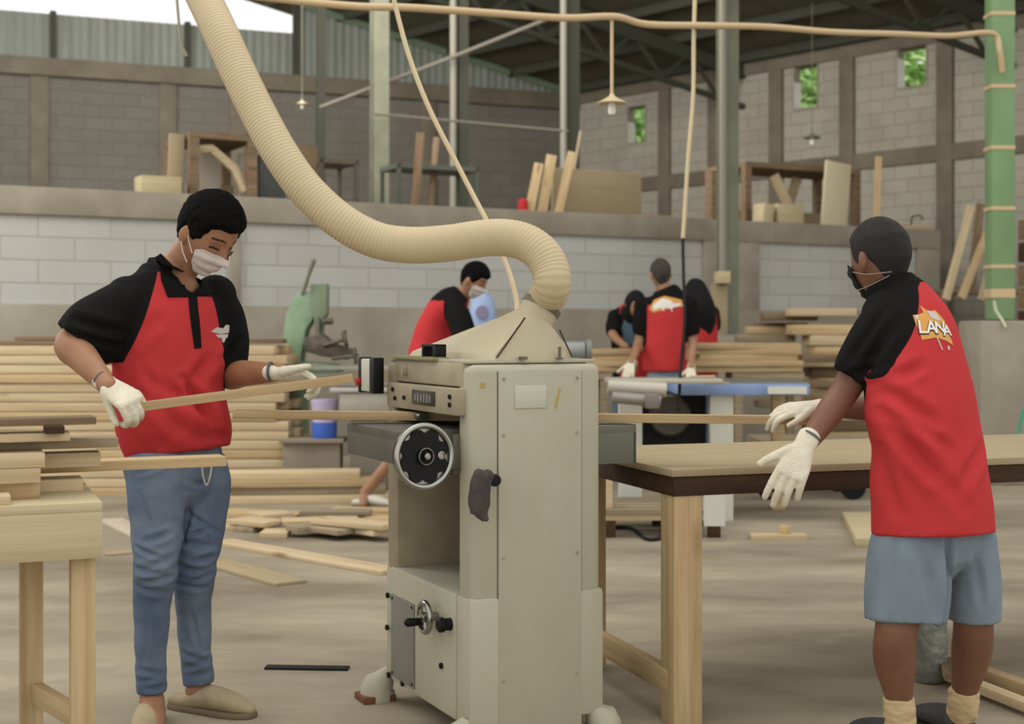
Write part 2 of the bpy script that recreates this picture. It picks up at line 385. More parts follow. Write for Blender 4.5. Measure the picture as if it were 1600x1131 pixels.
# right wall with three small openings
wins = []
for px, py0, py1, wp in ((995, 167, 222, 20), (1259, 98, 168, 27), (1425, 57, 135, 33)):
    k = (px-CX)/F; t = (k*CO.y-CO.x)/(ED.x-k*ED.y); Z = CO.y+ED.y*t
    k2 = (px+wp/2-CX)/F; t2 = (k2*CO.y-CO.x)/(ED.x-k2*ED.y)
    wins.append((t, max(t2-t, .12)*1.5, H+(HY-py1)*Z/F, H+(HY-py0)*Z/F))
xs = [-.3]; b = MB(); cur = -.3
for t, hw, z0, z1 in wins:
    b.box2((cur, 0, 0), (t-hw, .14, 5.5)); b.box2((t-hw, 0, 0), (t+hw, .14, z0)); b.box2((t-hw, 0, z1), (t+hw, .14, 5.5)); cur = t+hw
b.box2((cur, 0, 0), (17, .14, 5.5)); struct(b.build('wall_right', GREYR, M=MEv))
b = MB(); zb = 3.72
b.box2((0, -.05, zb-.12), (17, 0, zb+.12)); b.box2((0, -.05, 5.3), (17, .26, 5.52))
for px in (1040, 1118, 1214, 1325, 1478, 1560):
    k = (px-CX)/F; t = (k*CO.y-CO.x)/(ED.x-k*ED.y); b.box2((t-.13, -.06, 0), (t+.13, 0, 5.3))
b.build('trim_6', CONCD, M=MEv, bevel=.01)['kind'] = 'structure'
JAMB = mat('lit_jamb', (225, 222, 212), .8)  # daylight falling on the left jamb, painted as a white strip
for i, (t, hw, z0, z1) in enumerate(wins):
    b = MB(); e = .03; MB().box2((t-hw+.03, -.012, z0+.0), (t-hw+.04, .152, z1*.6+z0*.4), None).build('trim_%d' % (20+i), JAMB, M=MEv)['kind'] = 'structure'
    b.box2((t-hw, -.01, z0), (t-hw+e, .15, z1)); b.box2((t+hw-e, -.01, z0), (t+hw, .15, z1)); b.box2((t-hw, -.01, z0-.03), (t+hw, .15, z0)); b.box2((t-hw, -.01, z1), (t+hw, .15, z1+.03))
    struct(b.build('window_%d' % (i+1), CONC, M=MEv))
# roof, purlins and rafters
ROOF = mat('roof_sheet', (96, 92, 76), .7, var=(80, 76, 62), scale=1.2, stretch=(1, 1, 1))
MRf = Matrix((ED, BD*math.cos(math.atan(SL))+ZU*math.sin(math.atan(SL)), ED.cross(BD*math.cos(math.atan(SL))+ZU*math.sin(math.atan(SL))))).transposed().to_4x4(); MRf.translation = CO+ZU*ZE
def RFp(u, v, dz=0): return CO+ED*u+BD*v+ZU*(ZE+SL*v+dz)
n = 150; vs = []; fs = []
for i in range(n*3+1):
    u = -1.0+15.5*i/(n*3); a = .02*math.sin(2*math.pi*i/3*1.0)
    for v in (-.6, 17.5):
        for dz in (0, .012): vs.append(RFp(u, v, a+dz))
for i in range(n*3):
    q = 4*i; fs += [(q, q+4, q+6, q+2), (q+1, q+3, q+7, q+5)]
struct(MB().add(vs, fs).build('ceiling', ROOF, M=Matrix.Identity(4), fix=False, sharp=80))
b = MB()
for k in range(17): b.beam(RFp(-.5, .2+k*1.05, -.09), RFp(14.3, .2+k*1.05, -.09), .06, .14)
b.build('trim_7', STEELD)['kind'] = 'structure'
b = MB()
for u in (3.9, 8.6, 13.2):
    b.beam(RFp(u, 0, -.25), RFp(u, 17, -.25), .12, .2); b.beam(RFp(u, 0, -.8), RFp(u, 17, -.7), .08, .08)
    for j in range(17): b.beam(RFp(u, j, -.25), RFp(u, j+.5, -.75), .05, .05); b.beam(RFp(u, j+.5, -.75), RFp(u, j+1, -.25), .05, .05)
b.build('trim_8', STEELD)['kind'] = 'structure'
# translucent strip under the roof edge along the gable
STRIP = mat('translucent_strip', (176, 198, 168), .5, spec=.3)
STRIP.node_tree.nodes['Principled BSDF'].inputs['Transmission Weight'].default_value = .75
b = MB()
for v0, v1 in ((.1, 1.2), (1.3, 2.4), (2.5, 3.7), (3.8, 5.1)): b.beam(CO+BD*v0+ZU*(ZE+SL*v0-.12)-RD*0-Vector((0, .1, 0)), CO+BD*v1+ZU*(ZE+SL*v1-.12)-Vector((0, .1, 0)), .01, .1)
b.build('window_4', STRIP)['kind'] = 'structure'
# steel posts
def post(px, Y, wx, m, z0=2.4, light=None, label='', dx=0):
    x = (px-CX)/F*Y; zt = roofz(x, Y)-.05; r = root('steel_column', (x, Y, z0), label, 'column'); r['kind'] = 'structure'
    b = MB(); M = Matrix.Translation((x, Y, z0)) @ Matrix.Rotation(.4, 4, 'Z'); h = zt-z0
    b.box2((-wx/2, -wx/2, 0), (wx/2, -wx/2+.02, h)); b.box2((-wx/2, wx/2-.02, 0), (wx/2, wx/2, h)); b.box2((-.012, -wx/2+.02, 0), (.012, wx/2-.02, h))
    b.build('shaft', m, r, M)
    MB().box2((-wx*.8, -wx*.8, 0), (wx*.8, wx*.8, .02), M).build('base_plate', m, r)
    if light is not None:
        lx = light*Y/F; b = MB().tube([V((x+lx, Y-wx, z0)), V((x+lx, Y-wx, zt))], .045, 12); b.build('drain_pipe', STEELL, r)
post(593, 17.5, .19, STEELG, label='pale grey steel post on the mezzanine, left of the thin hanging tube')
post(722, 18.2, .13, STEELD, light=-13, label='dark steel post with a pale pipe on its left, behind the thin tube')
post(892, 18.0, .17, STEELD, light=-12, label='dark steel post with a pale pipe behind the planks leaning on the mezzanine')
post(501, 19, .11, STEELD, label='thin dark steel post right of the thick dust hose')
post(1137, 14.9, .17, STEELG, z0=0, light=-11, label='tall grey-green steel post standing in front of the white block wall')
tag(MB().tube([P(500, 168, 17.9), P(700, 92, 17.9), P(860, 28, 17.9)], .026, 10).build('brace_pipe', mat('dull_pipe', (112, 106, 94), .7)), 'pale diagonal brace pipe crossing the posts below the roof', 'pipe')
tag(MB().tube([P(585, 178, 17.2), P(720, 190, 17.8), P(888, 205, 17.8)], .016, 8).build('guard_pipe', MATS['dull_pipe']), 'thin pale horizontal pipe between the mezzanine posts', 'pipe')
# green column on its concrete pedestal
gx = (1568-CX)/F*11; r = root('steel_column', (gx, 11, 1.28), 'green painted steel column wrapped with tan tape at the right edge', 'column')
r['kind'] = 'structure'
b = MB(); b.box2((gx-.09, 11, 1.28), (gx+.09, 11.02, 7)); b.box2((gx-.09, 11.15, 1.28), (gx+.09, 11.17, 7)); b.box2((gx-.012, 11.02, 1.28), (gx+.012, 11.15, 7)); b.box2((gx-.09, 11.02, 1.28), (gx-.078, 11.15, 7))
b.build('shaft', GREEN, r, bevel=.004)
for py, h, sl in ((134, 6, 0), (230, 6, 0), (325, 6, 0), (416, 6, 0), (458, 14, .03), (20, 6, 0)):
    p = P(1568, py, 10.99); q = MB(); q.box((p.x, 11.085, p.z), (.19, .18, h*11/F), None).build('tape_band', CABLE, r)
tag(MB().tube([P(1553, 470, 10.9), P(1556, 485, 10.9), P(1566, 500, 10.85), P(1572, 512, 10.8)], .012, 8).build('cable', mat('pale_cable', (190, 190, 165), .6)), 'short pale cable hanging on the green column above its concrete pedestal', 'cable')
b = MB(); b.box2((gx-.23, 10.85, 0), (gx+.2, 11.4, 1.27)); tag(b.build('concrete_pedestal', CONC, bevel=.02), 'rough concrete pedestal carrying the green steel column', 'pedestal')
# ------------------------------------------------------------------ the planing machine
N0 = Vector((-.117, 3.97, 0)); MU = Vector((.904, .427, 0)).normalized(); MM = frame(N0, MU)
def M3(u, v, z): return MM @ Vector((u, v, z))
mc = tag(link('planing_machine', None, None, MM), 'large cream painted planing machine standing in the middle under the thick dust hose', 'machine')
def part(b, name, m, bevel=0, parent=mc, **k): return b.build(name, m, parent, MM, bevel=bevel, **k)
def pieces(b, name, m, bevel=0, parent=mc, **k):
    """every loose piece of the shapes becomes an object of its own"""
    g = list(range(len(b.v)))
    def fd(i):
        while g[i] != i: g[i] = g[g[i]]; i = g[i]
        return i
    for f in b.f:
        for q in f[1:]: g[fd(q)] = fd(f[0])
    out = []; ids = {}
    for f in b.f: ids.setdefault(fd(f[0]), []).append(f)
    for fs in ids.values():
        us = sorted({i for f in fs for i in f}); mp = {u: i for i, u in enumerate(us)}
        out.append(MB().add([b.v[i] for i in us], [tuple(mp[i] for i in f) for f in fs]).build(name, m, parent, MM, bevel=bevel, **k))
    return out
b = MB(); b.box2((-.004, -.004, .07), (.428, .10, .44)); b.box2((-.004, .10, .07), (.41, .64, .44)); b.box2((.0, .60, .07), (.428, .69, .44))
base = part(b, 'base', CREAM, .012)
b = MB()
for (u, v, du, dv) in ((-.03, .0, -1, -1), (.425, .0, 1, -1), (-.02, .66, -1, 1), (.42, .66, 1, 1)):
    b.tube([V((u+du*.012, v+.02, .0)), V((u+du*.012, v+.02, .035)), V((u+du*.006, v+.02, .05)), V((u-du*.012, v+.02, .066)), V((u-du*.03, v+.02, .095))], [.056, .056, .050, .036, .018], 16)
pieces(b, 'foot_flange', CREAM)
b = MB()
for (u, v) in ((-.04, .68), (.43, .68), (-.04, .02), (.44, .02)): b.box2((u-.055, v-.05, 0), (u+.055, v+.05, .022))
pieces(b, 'rusty_pad', RUST, .003)
part(MB().box2((0, 0, .42), (.42, .095, 1.10)), 'side_frame', CREAM, .022, seg=3)
part(MB().box2((0, .585, .42), (.42, .68, 1.10)), 'side_frame', CREAMD, .015)
pn = part(MB().box2((.085, -.006, .02), (.352, .004, 1.085)), 'access_panel', CREAM, .002)
b = MB(); b.box2((.0825, -.0015, .03), (.0847, .002, 1.08)); b.box2((.3525, -.0015, .03), (.3547, .002, 1.08)); pieces(b, 'panel_gap', mat('gap_brown', (92, 84, 68), .9))  # thin brown-grey strips along both panel edges
b = MB()
for z in (.2, .55, .9, 1.06):
    for u in (.1, .337): b.lathe((u, -.006, z), (0, -1, 0), [(.005, 0), (.005, .002), (0, .003)], 10)
pieces(b, 'panel_screw', CREAMD)
part(MB().box2((.135, -.009, .975), (.235, -.0055, 1.04)), 'blank_sticker', mat('sticker', (188, 188, 170), .5), .0005)['label'] = 'pale blank sticker'
b = MB(); b.box2((.03, -.0012, 1.035), (.046, .001, 1.05)); b.prism([V((.262, -.0065, .975)), V((.27, -.0065, .972)), V((.283, -.0065, 1.03)), V((.277, -.0065, 1.03))], (0, -.0006, 0))
pieces(b, 'yellow_mark', mat('yellow_mark', (176, 152, 84), .8))
# head between the frames
b = MB(); b.box2((-.004, .05, 1.035), (.40, .60, 1.105)); part(b, 'cutter_head', CREAMD, .008)
b = MB(); b.box2((-.03, .035, .955), (.38, .60, 1.032)); part(b, 'cutter_guard', CREAMD, .004)
pl = MB().box2((-.034, .19, .975), (-.029, .37, 1.018)); npl = part(pl, 'name_plate', mat('plate_black', (58, 56, 50), .4), .001)
b = MB()
for i, (y0, hh) in enumerate(((.215, .022), (.238, .026), (.262, .026), (.286, .022), (.31, .026), (.333, .02))):
    b.box2((-.0352, y0, .996-hh/2), (-.0338, y0+.014, .996+hh/2)); 
pieces(b, 'plate_mark', GREYP, parent=npl)
b = MB()
for v, z in ((.075, .985), (.075, 1.008), (.52, .985), (.54, 1.012), (.44, .99)): b.lathe((-.03, v, z), (-1, 0, 0), [(.007, 0), (.007, .006), (.003, .006), (.003, .004)], 12)
pieces(b, 'bolt', BLACKM)
b = MB(); b.lathe((-.004, .5, 1.07), (-1, 0, 0), [(.016, 0), (.016, .004), (.012, .006), (.012, .012), (0, .012)], 16); part(b, 'cap_nut', CREAMD)
b = MB(); b.box2((.0, .03, 1.103), (.42, .67, 1.113)); part(b, 'top_plate', CREAM, .003)
b = MB(); b.box2((-.02, .24, 1.11), (.035, .62, 1.118)); part(b, 'top_rail', mat('olive_rail', (140, 138, 96), .6))
b = MB(); b.box2((.0, .36, 1.113), (.035, .375, 1.155)); b.box2((.0, .26, 1.113), (.035, .285, 1.155)); b.box2((.0, .26, 1.148), (.035, .375, 1.156)); part(b, 'latch_handle', BLACK, .002)
# switch box on the far front corner
b = MB(); b.box2((-.07, .655, 1.0), (-.035, .735, 1.105)); part(b, 'switch_box', WHITEM, .004)
b = MB(); b.box2((-.07, .735, .995), (-.03, .765, 1.11)); b.box2((-.07, .61, .995), (-.035, .654, 1.11)); pieces(b, 'switch_cover', BLACK, .003)
b = MB(); b.lathe((-.07, .75, 1.03), (-1, 0, 0), [(.012, 0), (.012, .012), (0, .013)], 14); part(b, 'stop_button', RED)
# tables
b = MB(); b.box2((-.176, .12, .882), (0.05, .56, .91)); b.box2((-.176, .12, .815), (-.166, .56, .885)); b.box2((-.17, .12, .815), (.04, .132, .885)); b.box2((-.17, .548, .815), (.04, .56, .885))
part(b, 'infeed_table', IRON, .002)
b = MB(); b.box2((.3, .12, .882), (.61, .56, .908)); b.box2((.3, .12, .79), (.61, .132, .885)); b.box2((.598, .12, .79), (.61, .56, .885)); b.box2((.3, .548, .79), (.61, .56, .885))
part(b, 'outfeed_table', IRONG, .002)
b = MB(); b.box2((.05, .1, .80), (.38, .58, .905)); part(b, 'table_carriage', IRON, .004)
b = MB(); b.tube([V((-.0, .36, .935)), V((-.0, .59, .935))], .014, 16); part(b, 'feed_roller', CHROMED)
b = MB(); b.tube([V((.05, .125, .44)), V((.05, .125, .80))], .012, 14); b.lathe((.05, .125, .44), (0, 0, 1), [(.03, 0), (.03, .02), (.022, .03), (.022, .09), (.012, .095)], 20)
part(b, 'lifting_screw', CHROMED)
b = MB(); b.lathe((.2, .34, .44), (0, 0, 1), [(.06, 0), (.06, .03), (.035, .05), (.035, .36)], 24); part(b, 'table_pillar', IRONG)
part(MB().box2((.37, .09, .43), (.39, .60, .80)), 'back_plate', CREAMD)
# height wheel on a bracket, facing the infeed side and the camera
wc = P(663, 713, 3.90); wl = MM.inverted() @ wc; ax = V((.12, -1, .04)).normalized()
b = MB(); b.box2((-.035, .075, .785), (-.018, .105, .9)); b.box2((-.035, .075, .785), (.02, .09, .9)); b.box2((-.05, .07, .80), (.01, .16, .86)); part(b, 'wheel_bracket', IRON, .003)
b = MB(); b.torus(wl, ax, .0855, .0085, 48, 14); b.lathe(wl, -ax, [(.090, -.002), (.088, .022), (.082, .024), (.082, 0)], 40, closed=True); rim = part(b, 'handwheel', CHROME)
X = ax.orthogonal().normalized(); X = (ZU-ax*ax.z).normalized(); Yv = ax.cross(X)
outl = []
for i in range(96):
    a = 2*math.pi*i/96; q = .5+.5*math.cos(8*a+.5); r_ = .0765-.0125*(q**2.2); outl.append(wl+ax*(-.004)+(X*math.cos(a)+Yv*math.sin(a))*r_)
b = MB().prism(outl, ax*.006); part(b, 'wheel_disc', BLACK, parent=rim)
b = MB(); b.lathe(wl, ax, [(.084, -.010), (.084, -.005), (.0, -.005), (.0, -.010)], 40); part(b, 'wheel_dish', CHROMED, parent=rim)
b = MB(); b.lathe(wl, ax, [(.024, -.004), (.024, .012), (.020, .014), (.018, .012), (.018, .008), (.0105, .008), (.0105, .018), (.007, .021), (0, .021)], 28)
hub = part(b, 'wheel_hub', BLACK, parent=rim)
b = MB(); b.lathe(wl, ax, [(.0095, .01), (.0095, .0215), (.006, .0245), (0, .0245)], 20); part(b, 'hub_nut', CHROMED, parent=rim)
b = MB(); b.torus(wl+ax*.012, ax, .0225, .0016, 32, 8); part(b, 'hub_ring', CHROMED, parent=rim)
b = MB(); c = wl-Yv*.052; b.lathe(c, ax, [(.012, 0), (.012, .006), (.009, .008), (.009, .004)], 18); part(b, 'grip_socket', CHROMED, parent=rim)
b = MB(); b.tube([wl-ax*.0, wl-ax*.16], .012, 14); part(b, 'wheel_shaft', IRON)
# small crank wheel, vent plate and bolts on the base
cw = Vector((-.045, .235, .35)); b = MB(); b.torus(cw, (1, 0, 0), .043, .009, 32, 12)
for i in range(3):
    a = 2*math.pi*i/3+.4; b.tube([cw, cw+V((0, math.cos(a)*.042, math.sin(a)*.042))], .006, 8)
b.lathe(cw, (1, 0, 0), [(.014, -.012), (.016, .0), (.016, .02), (.012, .045)], 18); ck = part(b, 'crank_wheel', CHROME)
b = MB(); b.tube([cw+V((.0, .03, -.018)), cw+V((-.04, .03, -.018))], [.011, .013], 14, round_caps=True); part(b, 'crank_grip', BLACK, parent=ck)
b = MB(); b.lathe((-.004, .135, .345), (-1, 0, 0), [(.018, 0), (.018, .02), (.022, .024), (.022, .036), (.015, .042), (0, .042)], 20); part(b, 'lock_knob', BLACK)
vp = part(MB().box2((-.009, .42, .09), (-.004, .618, .352)), 'vent_plate', GREYP, .001)
b = MB()
for v, z in ((.432, .102), (.606, .102), (.432, .34), (.606, .34)): b.lathe((-.009, v, z), (-1, 0, 0), [(.005, 0), (.005, .002), (0, .003)], 10)
pieces(b, 'plate_screw', BLACKM, parent=vp)
for v, z in ((.655, .34), (.66, .235), (.645, .05+.02), (.52, .05+.005), (.20, .21)):
    b = MB(); b.lathe((-.004, v, max(z, .085)), (-1, 0, 0), [(.009, 0), (.009, .007), (.004, .007), (.004, .003)], 14); part(b, 'socket_bolt', BLACK)
# knob near the corner with a glove hung on it
b = MB(); b.lathe((.056, .0, .777), (0, -1, 0), [(.008, -.004), (.008, .03), (.016, .032), (.018, .045), (.014, .055), (0, .056)], 20); part(b, 'clamp_knob', BLACK)
g0 = M3(.022, -.022, .79)
b = MB()
def gp(px, py, Y=3.90): return P(px, py, Y)
b.tube(cr([tuple(gp(768, 746, 3.91)), tuple(gp(756, 742, 3.9)), tuple(gp(751, 755)), tuple(gp(749, 775)), tuple(gp(750, 794)), tuple(gp(758, 813))], 4), cr([(.014, .012), (.026, .015), (.028, .016), (.030, .017), (.028, .016), (.008, .008)], 4), 16, ref=(1, 0, 0))
b.tube([gp(738, 775), gp(737, 790), gp(738, 800)], [.011, .010, .008], 10, round_caps=True)
b.tube([gp(750, 785), gp(757, 800), gp(760, 811)], [.011, .010, .007], 10, round_caps=True)
me = remesh(b, .0028, 3, 'work_glove', [DGREY]); folds(me, [(tuple(gp(745, 745)), tuple(gp(750, 800)), .004, .004)], (.004, (60, 60, 25)))
tag(place('work_glove', me, None), 'dark grey work glove hung on the black knob of the planing machine', 'glove')
# sheet metal dust hood
hd = tag(link('dust_hood', None, None, MM), 'cream sheet metal dust hood on top of the planing machine', 'hood')
oc = V((.272, .14, 1.236)); on = V((.50, -.08, .84)).normalized(); oX = V((on.z, 0, -on.x)).normalized(); oY = on.cross(oX)
def rectp(i, n=40):
    c = [(.09, .035), (.34, .035), (.36, .64), (.06, .64)]; t = i/n*4; k = int(t) % 4; f = t-int(t); a = c[k]; q = c[(k+1) % 4]
    return V((a[0]+(q[0]-a[0])*f, a[1]+(q[1]-a[1])*f, 1.113))
n = 40; r0 = [rectp(i) for i in range(n)]; r1 = []
for i in range(n):
    a = math.atan2(r0[i].y-.30, (r0[i].x-.215)*1.8); r1.append(oc+oX*.058*math.cos(a)+oY*.058*math.sin(a)*(1 if on.cross(oX).y > 0 else -1))
mid = [r0[i].lerp(r1[i], .86)+V((0, 0, .004)) for i in range(n)]
b = MB(); b.rings([r0, [r0[i].lerp(r1[i], .04)+V((0, 0, .012)) for i in range(n)], mid, r1, [p+on*.04 for p in r1]], caps=False); part(b, 'hood_shell', CREAMH, parent=hd, sharp=25)
b = MB(); b.tube([oc+on*.03, oc+on*.048], .0615, 32, ref=oX); part(b, 'hose_clamp', mat('clamp_steel', (110, 106, 96), .4, metal=.5), parent=hd)
b = MB()
b.tube([V((.095, .028, 1.12)), V((.20, .06, 1.235))], .0028, 6); b.tube([V((.338, .028, 1.12)), V((.31, .055, 1.20))], .0028, 6); pieces(b, 'hood_seam', DARKW, parent=hd)
b = MB(); b.box2((.165, .012, 1.113), (.185, .03, 1.122)); b.box2((.285, .012, 1.113), (.30, .028, 1.118)); b.box2((.29, .018, 1.118), (.297, .024, 1.15)); part(b, 'hood_catch', IRON, parent=hd)
# thick corrugated dust hose
hp = [(0, 0, 4), (0, 0, 4), (863, 446, 4.15), (860, 420, 4.16), (846, 396, 4.18), (820, 378, 4.21), (786, 371, 4.24), (748, 373, 4.26), (700, 380, 4.28), (640, 383, 4.3), (585, 374, 4.3), (530, 344, 4.3), (478, 296, 4.32), (438, 240, 4.35), (402, 174, 4.4), (370, 108, 4.45), (343, 48, 4.5), (314, -12, 4.6), (280, -80, 4.7), (240, -160, 4.8)]
hw = [P(*q) for q in hp]; hw[0] = M3(*(oc+on*.046)); hw[1] = M3(*(oc+on*.066))
cp = [V(q) for q in cr([tuple(q) for q in hw], 30)]
# even spacing, then ribs along the length
acc = [0]
for i in range(1, len(cp)): acc.append(acc[-1]+(cp[i]-cp[i-1]).length)
st = .0021; N = int(acc[-1]/st); pts = []; j = 0
for i in range(N):
    s_ = i*st
    while acc[j+1] < s_: j += 1
    pts.append(cp[j].lerp(cp[j+1], (s_-acc[j])/(acc[j+1]-acc[j])))
for _ in range(60): pts = [pts[0]]+[(pts[i-1]+pts[i]*2+pts[i+1])/4 for i in range(1, len(pts)-1)]+[pts[-1]]
rr = [(.0555 if i*st < .07 else .0560+.0009*math.sin(2*math.pi*i*st/.0115)) for i in range(N)]
b = MB().tube(pts, rr, 32, ref=(.05, 1, .05))
tag(b.build('dust_hose', HOSE, sharp=80, fix=False), 'thick ribbed beige dust hose curving down to the machine hood', 'hose')
# thin tubes and cables
def cable(name, pl, r, m, label, cat, k=8):
    pts = [V(q) for q in cr([tuple(P(*q)) for q in pl], k)]; return tag(MB().tube(pts, r, 10).build(name, m, sharp=80), label, cat)
cable('air_tube', [(608, -40, 4.9), (618, 10, 4.9), (640, 90, 4.85), (670, 168, 4.8), (710, 248, 4.75), (742, 310, 4.7), (762, 348, 4.65), (786, 400, 4.6), (800, 440, 4.55), (808, 480, 4.5), (800, 510, 4.45), (785, 528, 4.38)], .0085, CABLE2, 'thin pale air tube hanging from the roof behind the thick dust hose', 'tube')
cable('power_cable', [(1087, -40, 9.0), (1084, 60, 9.0), (1083, 150, 9.0), (1075, 250, 9.0), (1070, 330, 9.0), (1067, 372, 9.0)], .013, CABLE2, 'pale hanging cable right of the pendant lamp, upper part of the drop', 'cable')
cable('power_cable', [(1067, 372, 9.0), (1068, 430, 8.9), (1070, 500, 8.8), (1064, 570, 8.7), (1060, 640, 8.4)], .010, BLACKM, 'thin black cable hanging down to the blue table saw', 'cable')
cable('overhead_cable', [(380, -8, 8), (470, 2, 8), (560, 10, 8), (640, 12, 8), (760, 20, 8.2), (880, 28, 8.4), (960, 26, 8.6), (1010, 38, 8.8), (1100, 40, 9), (1200, 42, 9.4), (1300, 50, 9.8), (1400, 53, 10.2), (1480, 56, 10.6), (1550, 52, 10.9), (1562, 80, 10.9), (1566, 112, 10.95)], .022, CABLE, 'long sagging tan taped cable strung across the hall under the roof', 'cable')
cable('loose_wire', [(276, -5, 9), (280, 40, 9), (284, 70, 9), (292, 88, 9)], .010, mat('grey_wire', (128, 124, 108), .7), 'short grey wire dangling left of the dust hose', 'wire')
def lamp(px, py, Y, s, wire_top, label):
    c = P(px, py, Y); r = root('pendant_lamp', c, label, 'lamp', 'pendant lamps'); k = s
    b = MB(); b.lathe(c, ZU, [(.012*k, .06*k), (.02*k, .055*k), (.03*k, .03*k), (.06*k, .012*k), (.12*k, -.022*k), (.145*k, -.036*k), (.147*k, -.042*k), (.14*k, -.04*k), (.05*k, 0), (.0, .008*k)], 32); b.build('lamp_shade', CABLE2 if Y != 18.5 else STEELG, r)
    b = MB(); b.lathe(c, ZU, [(.018*k, 0), (.02*k, -.02*k), (.036*k, -.05*k), (.038*k, -.12*k), (.03*k, -.15*k), (0, -.155*k)], 20); b.build('bulb', mat('lamp_bulb', (225, 222, 210), .4), r)
    b = MB(); b.tube([c+ZU*.05*k, c+ZU*.14*k], .016*k, 12); b.tube([c+ZU*.14*k, c+ZU*wire_top], .010 if Y < 10 else .004, 8); b.build('lamp_cord', CABLE if Y < 10 else STEELG, r)
lamp(956, 155, 8.6, .62, 128*8.6/F, 'pale cone pendant lamp hanging from the sagging overhead cable')
lamp(1269, 212, 18.5, .8, 1.75, 'small dark pendant lamp far off before the grey block wall')
lamp(472, 160, 17, .5, 1.6, 'small pale pendant bulb hanging right of the dust hose near the corrugated wall')
# ------------------------------------------------------------------ tables in front
def wtable(name, label, corner, ang, L, W, z, ap, legs, apm, thick=.022, topm=PLY, legw=.06, ins=.03, ap_in=.0):
    M = Matrix.Translation(corner) @ Matrix.Rotation(ang, 4, 'Z'); r = tag(link(name, None, None, M), label, 'table')
    MB().box2((0, 0, z-thick), (L, W, z)).build('table_top', topm, r, M, bevel=.002)
    i = ap_in
    for lo, hi in (((i, i, z-thick-ap), (L-i, i+.025, z-thick)), ((i, W-i-.025, z-thick-ap), (L-i, W-i, z-thick)), ((i, i+.025, z-thick-ap), (i+.025, W-i-.025, z-thick)), ((L-i-.025, i+.025, z-thick-ap), (L-i, W-i-.025, z-thick))):
        MB().box2(lo, hi).build('apron', apm, r, M, bevel=.001)
    for x, y in legs:
        q = frame(M @ V((x, y, (z-thick)/2)), ZU, M.to_3x3() @ V((0, 1, 0)))
        MB().box((0, 0, 0), (z-thick, legw, legw)).build('leg', PINE2, r, q, bevel=.003)
    return r, M
an = math.radians(22)
# left table: its near right corner is at (160, 787)
c0 = P(160, 784, 3.27); c0 = V((c0.x, c0.y, 0)); LT, LM = wtable('work_table', 'pale wooden work table loaded with planks at the left edge', c0-V((math.cos(an), math.sin(an), 0))*1.3, an, 1.3, .50, .80, .108, [(1.262, .075), (1.165, .40), (.06, .075), (.06, .40)], PLY, legw=.056)
board('stretcher', LM @ V((1.255, .09, .28)), LM @ V((1.17, .40, .28)), .028, .05, PINE2, parent=LT)
# right table
an2 = math.radians(19); c1 = P(1050, 734, 4.22); c1 = V((c1.x, c1.y, 0))
RT, RM = wtable('work_table', 'long wooden outfeed table with dark apron behind the man in grey shorts', c1, an2, 2.3, .86, .78, .06, [(.06, .06), (.06, .81), (2.2, .06), (2.2, .81)], DARKW, topm=MDF, legw=.095, ap_in=.01)
board('stretcher', RM @ V((.03, .06, .13)), RM @ V((.03, .82, .13)), .04, .07, PINE2, parent=RT)
# things lying on the left table
def tb(x0, x1, y, zz, w, t, m, label, dx=0):
    """board on the left table; x measured from its right end, y depth"""
    p0 = LM @ V((1.3+x0, y, .80+zz+t/2)); p1 = LM @ V((1.3+x1, y+dx, .80+zz+t/2)); return board('plank', p0, p1, w, t, m, label, 'plank', 'planks on the left work table')
tb(-1.2, -.20, .06, 0, .09, .021, PINE, 'pale plank lying lowest at the front of the left work table')
tb(-1.15, -.13, .17, 0, .09, .04, PINE2, 'thick knotty plank at the bottom of the pile on the left work table')
tb(-1.15, -.02, .30, 0, .10, .03, PINE, 'plank at the bottom rear of the pile on the left work table')
tb(-.2, .36, .42, .034, .09, .026, PINE2, 'grey-brown plank jutting out to the right of the left work table', .02)
tb(-1.2, -.13, .16, .04, .12, .034, PINE, 'middle plank with a blunt end in the pile on the left work table')
tb(-1.2, .02, .30, .06, .12, .036, PINE, 'second plank from the top in the pile on the left work table')
tb(-1.2, -.12, .17, .075, .13, .034, PINE, 'pale plank just under the grey batten in the table pile')
tb(-.25, .06, .26, .109, .10, .024, PINEG, 'short grey-brown batten across the pile on the left work table')
tb(-1.2, -.06, .19, .133, .09, .02, PINE, 'thin pale plank under the dark plank on the left work table')
tb(-.12, -.075, .14, .153, .06, .018, DARKW, 'small dark spacer block under the topmost brown plank')
tb(-1.2, .0, .17, .171, .09, .018, PINED, 'topmost reddish brown plank on the left work table', .02)
# the strips being worked
tag(board('wood_strip', P(366, 647, 4.35), P(1262, 656, 4.36), .05, .026, PINE2, None), 'long pine strip passing through the planing machine', 'strip')
tag(board('wood_strip', P(215, 636, 4.03), P(551, 591, 4.12), .035, .026, PINE2, None, bevel=.001), 'pine strip held in both gloved hands of the man in jeans', 'strip')
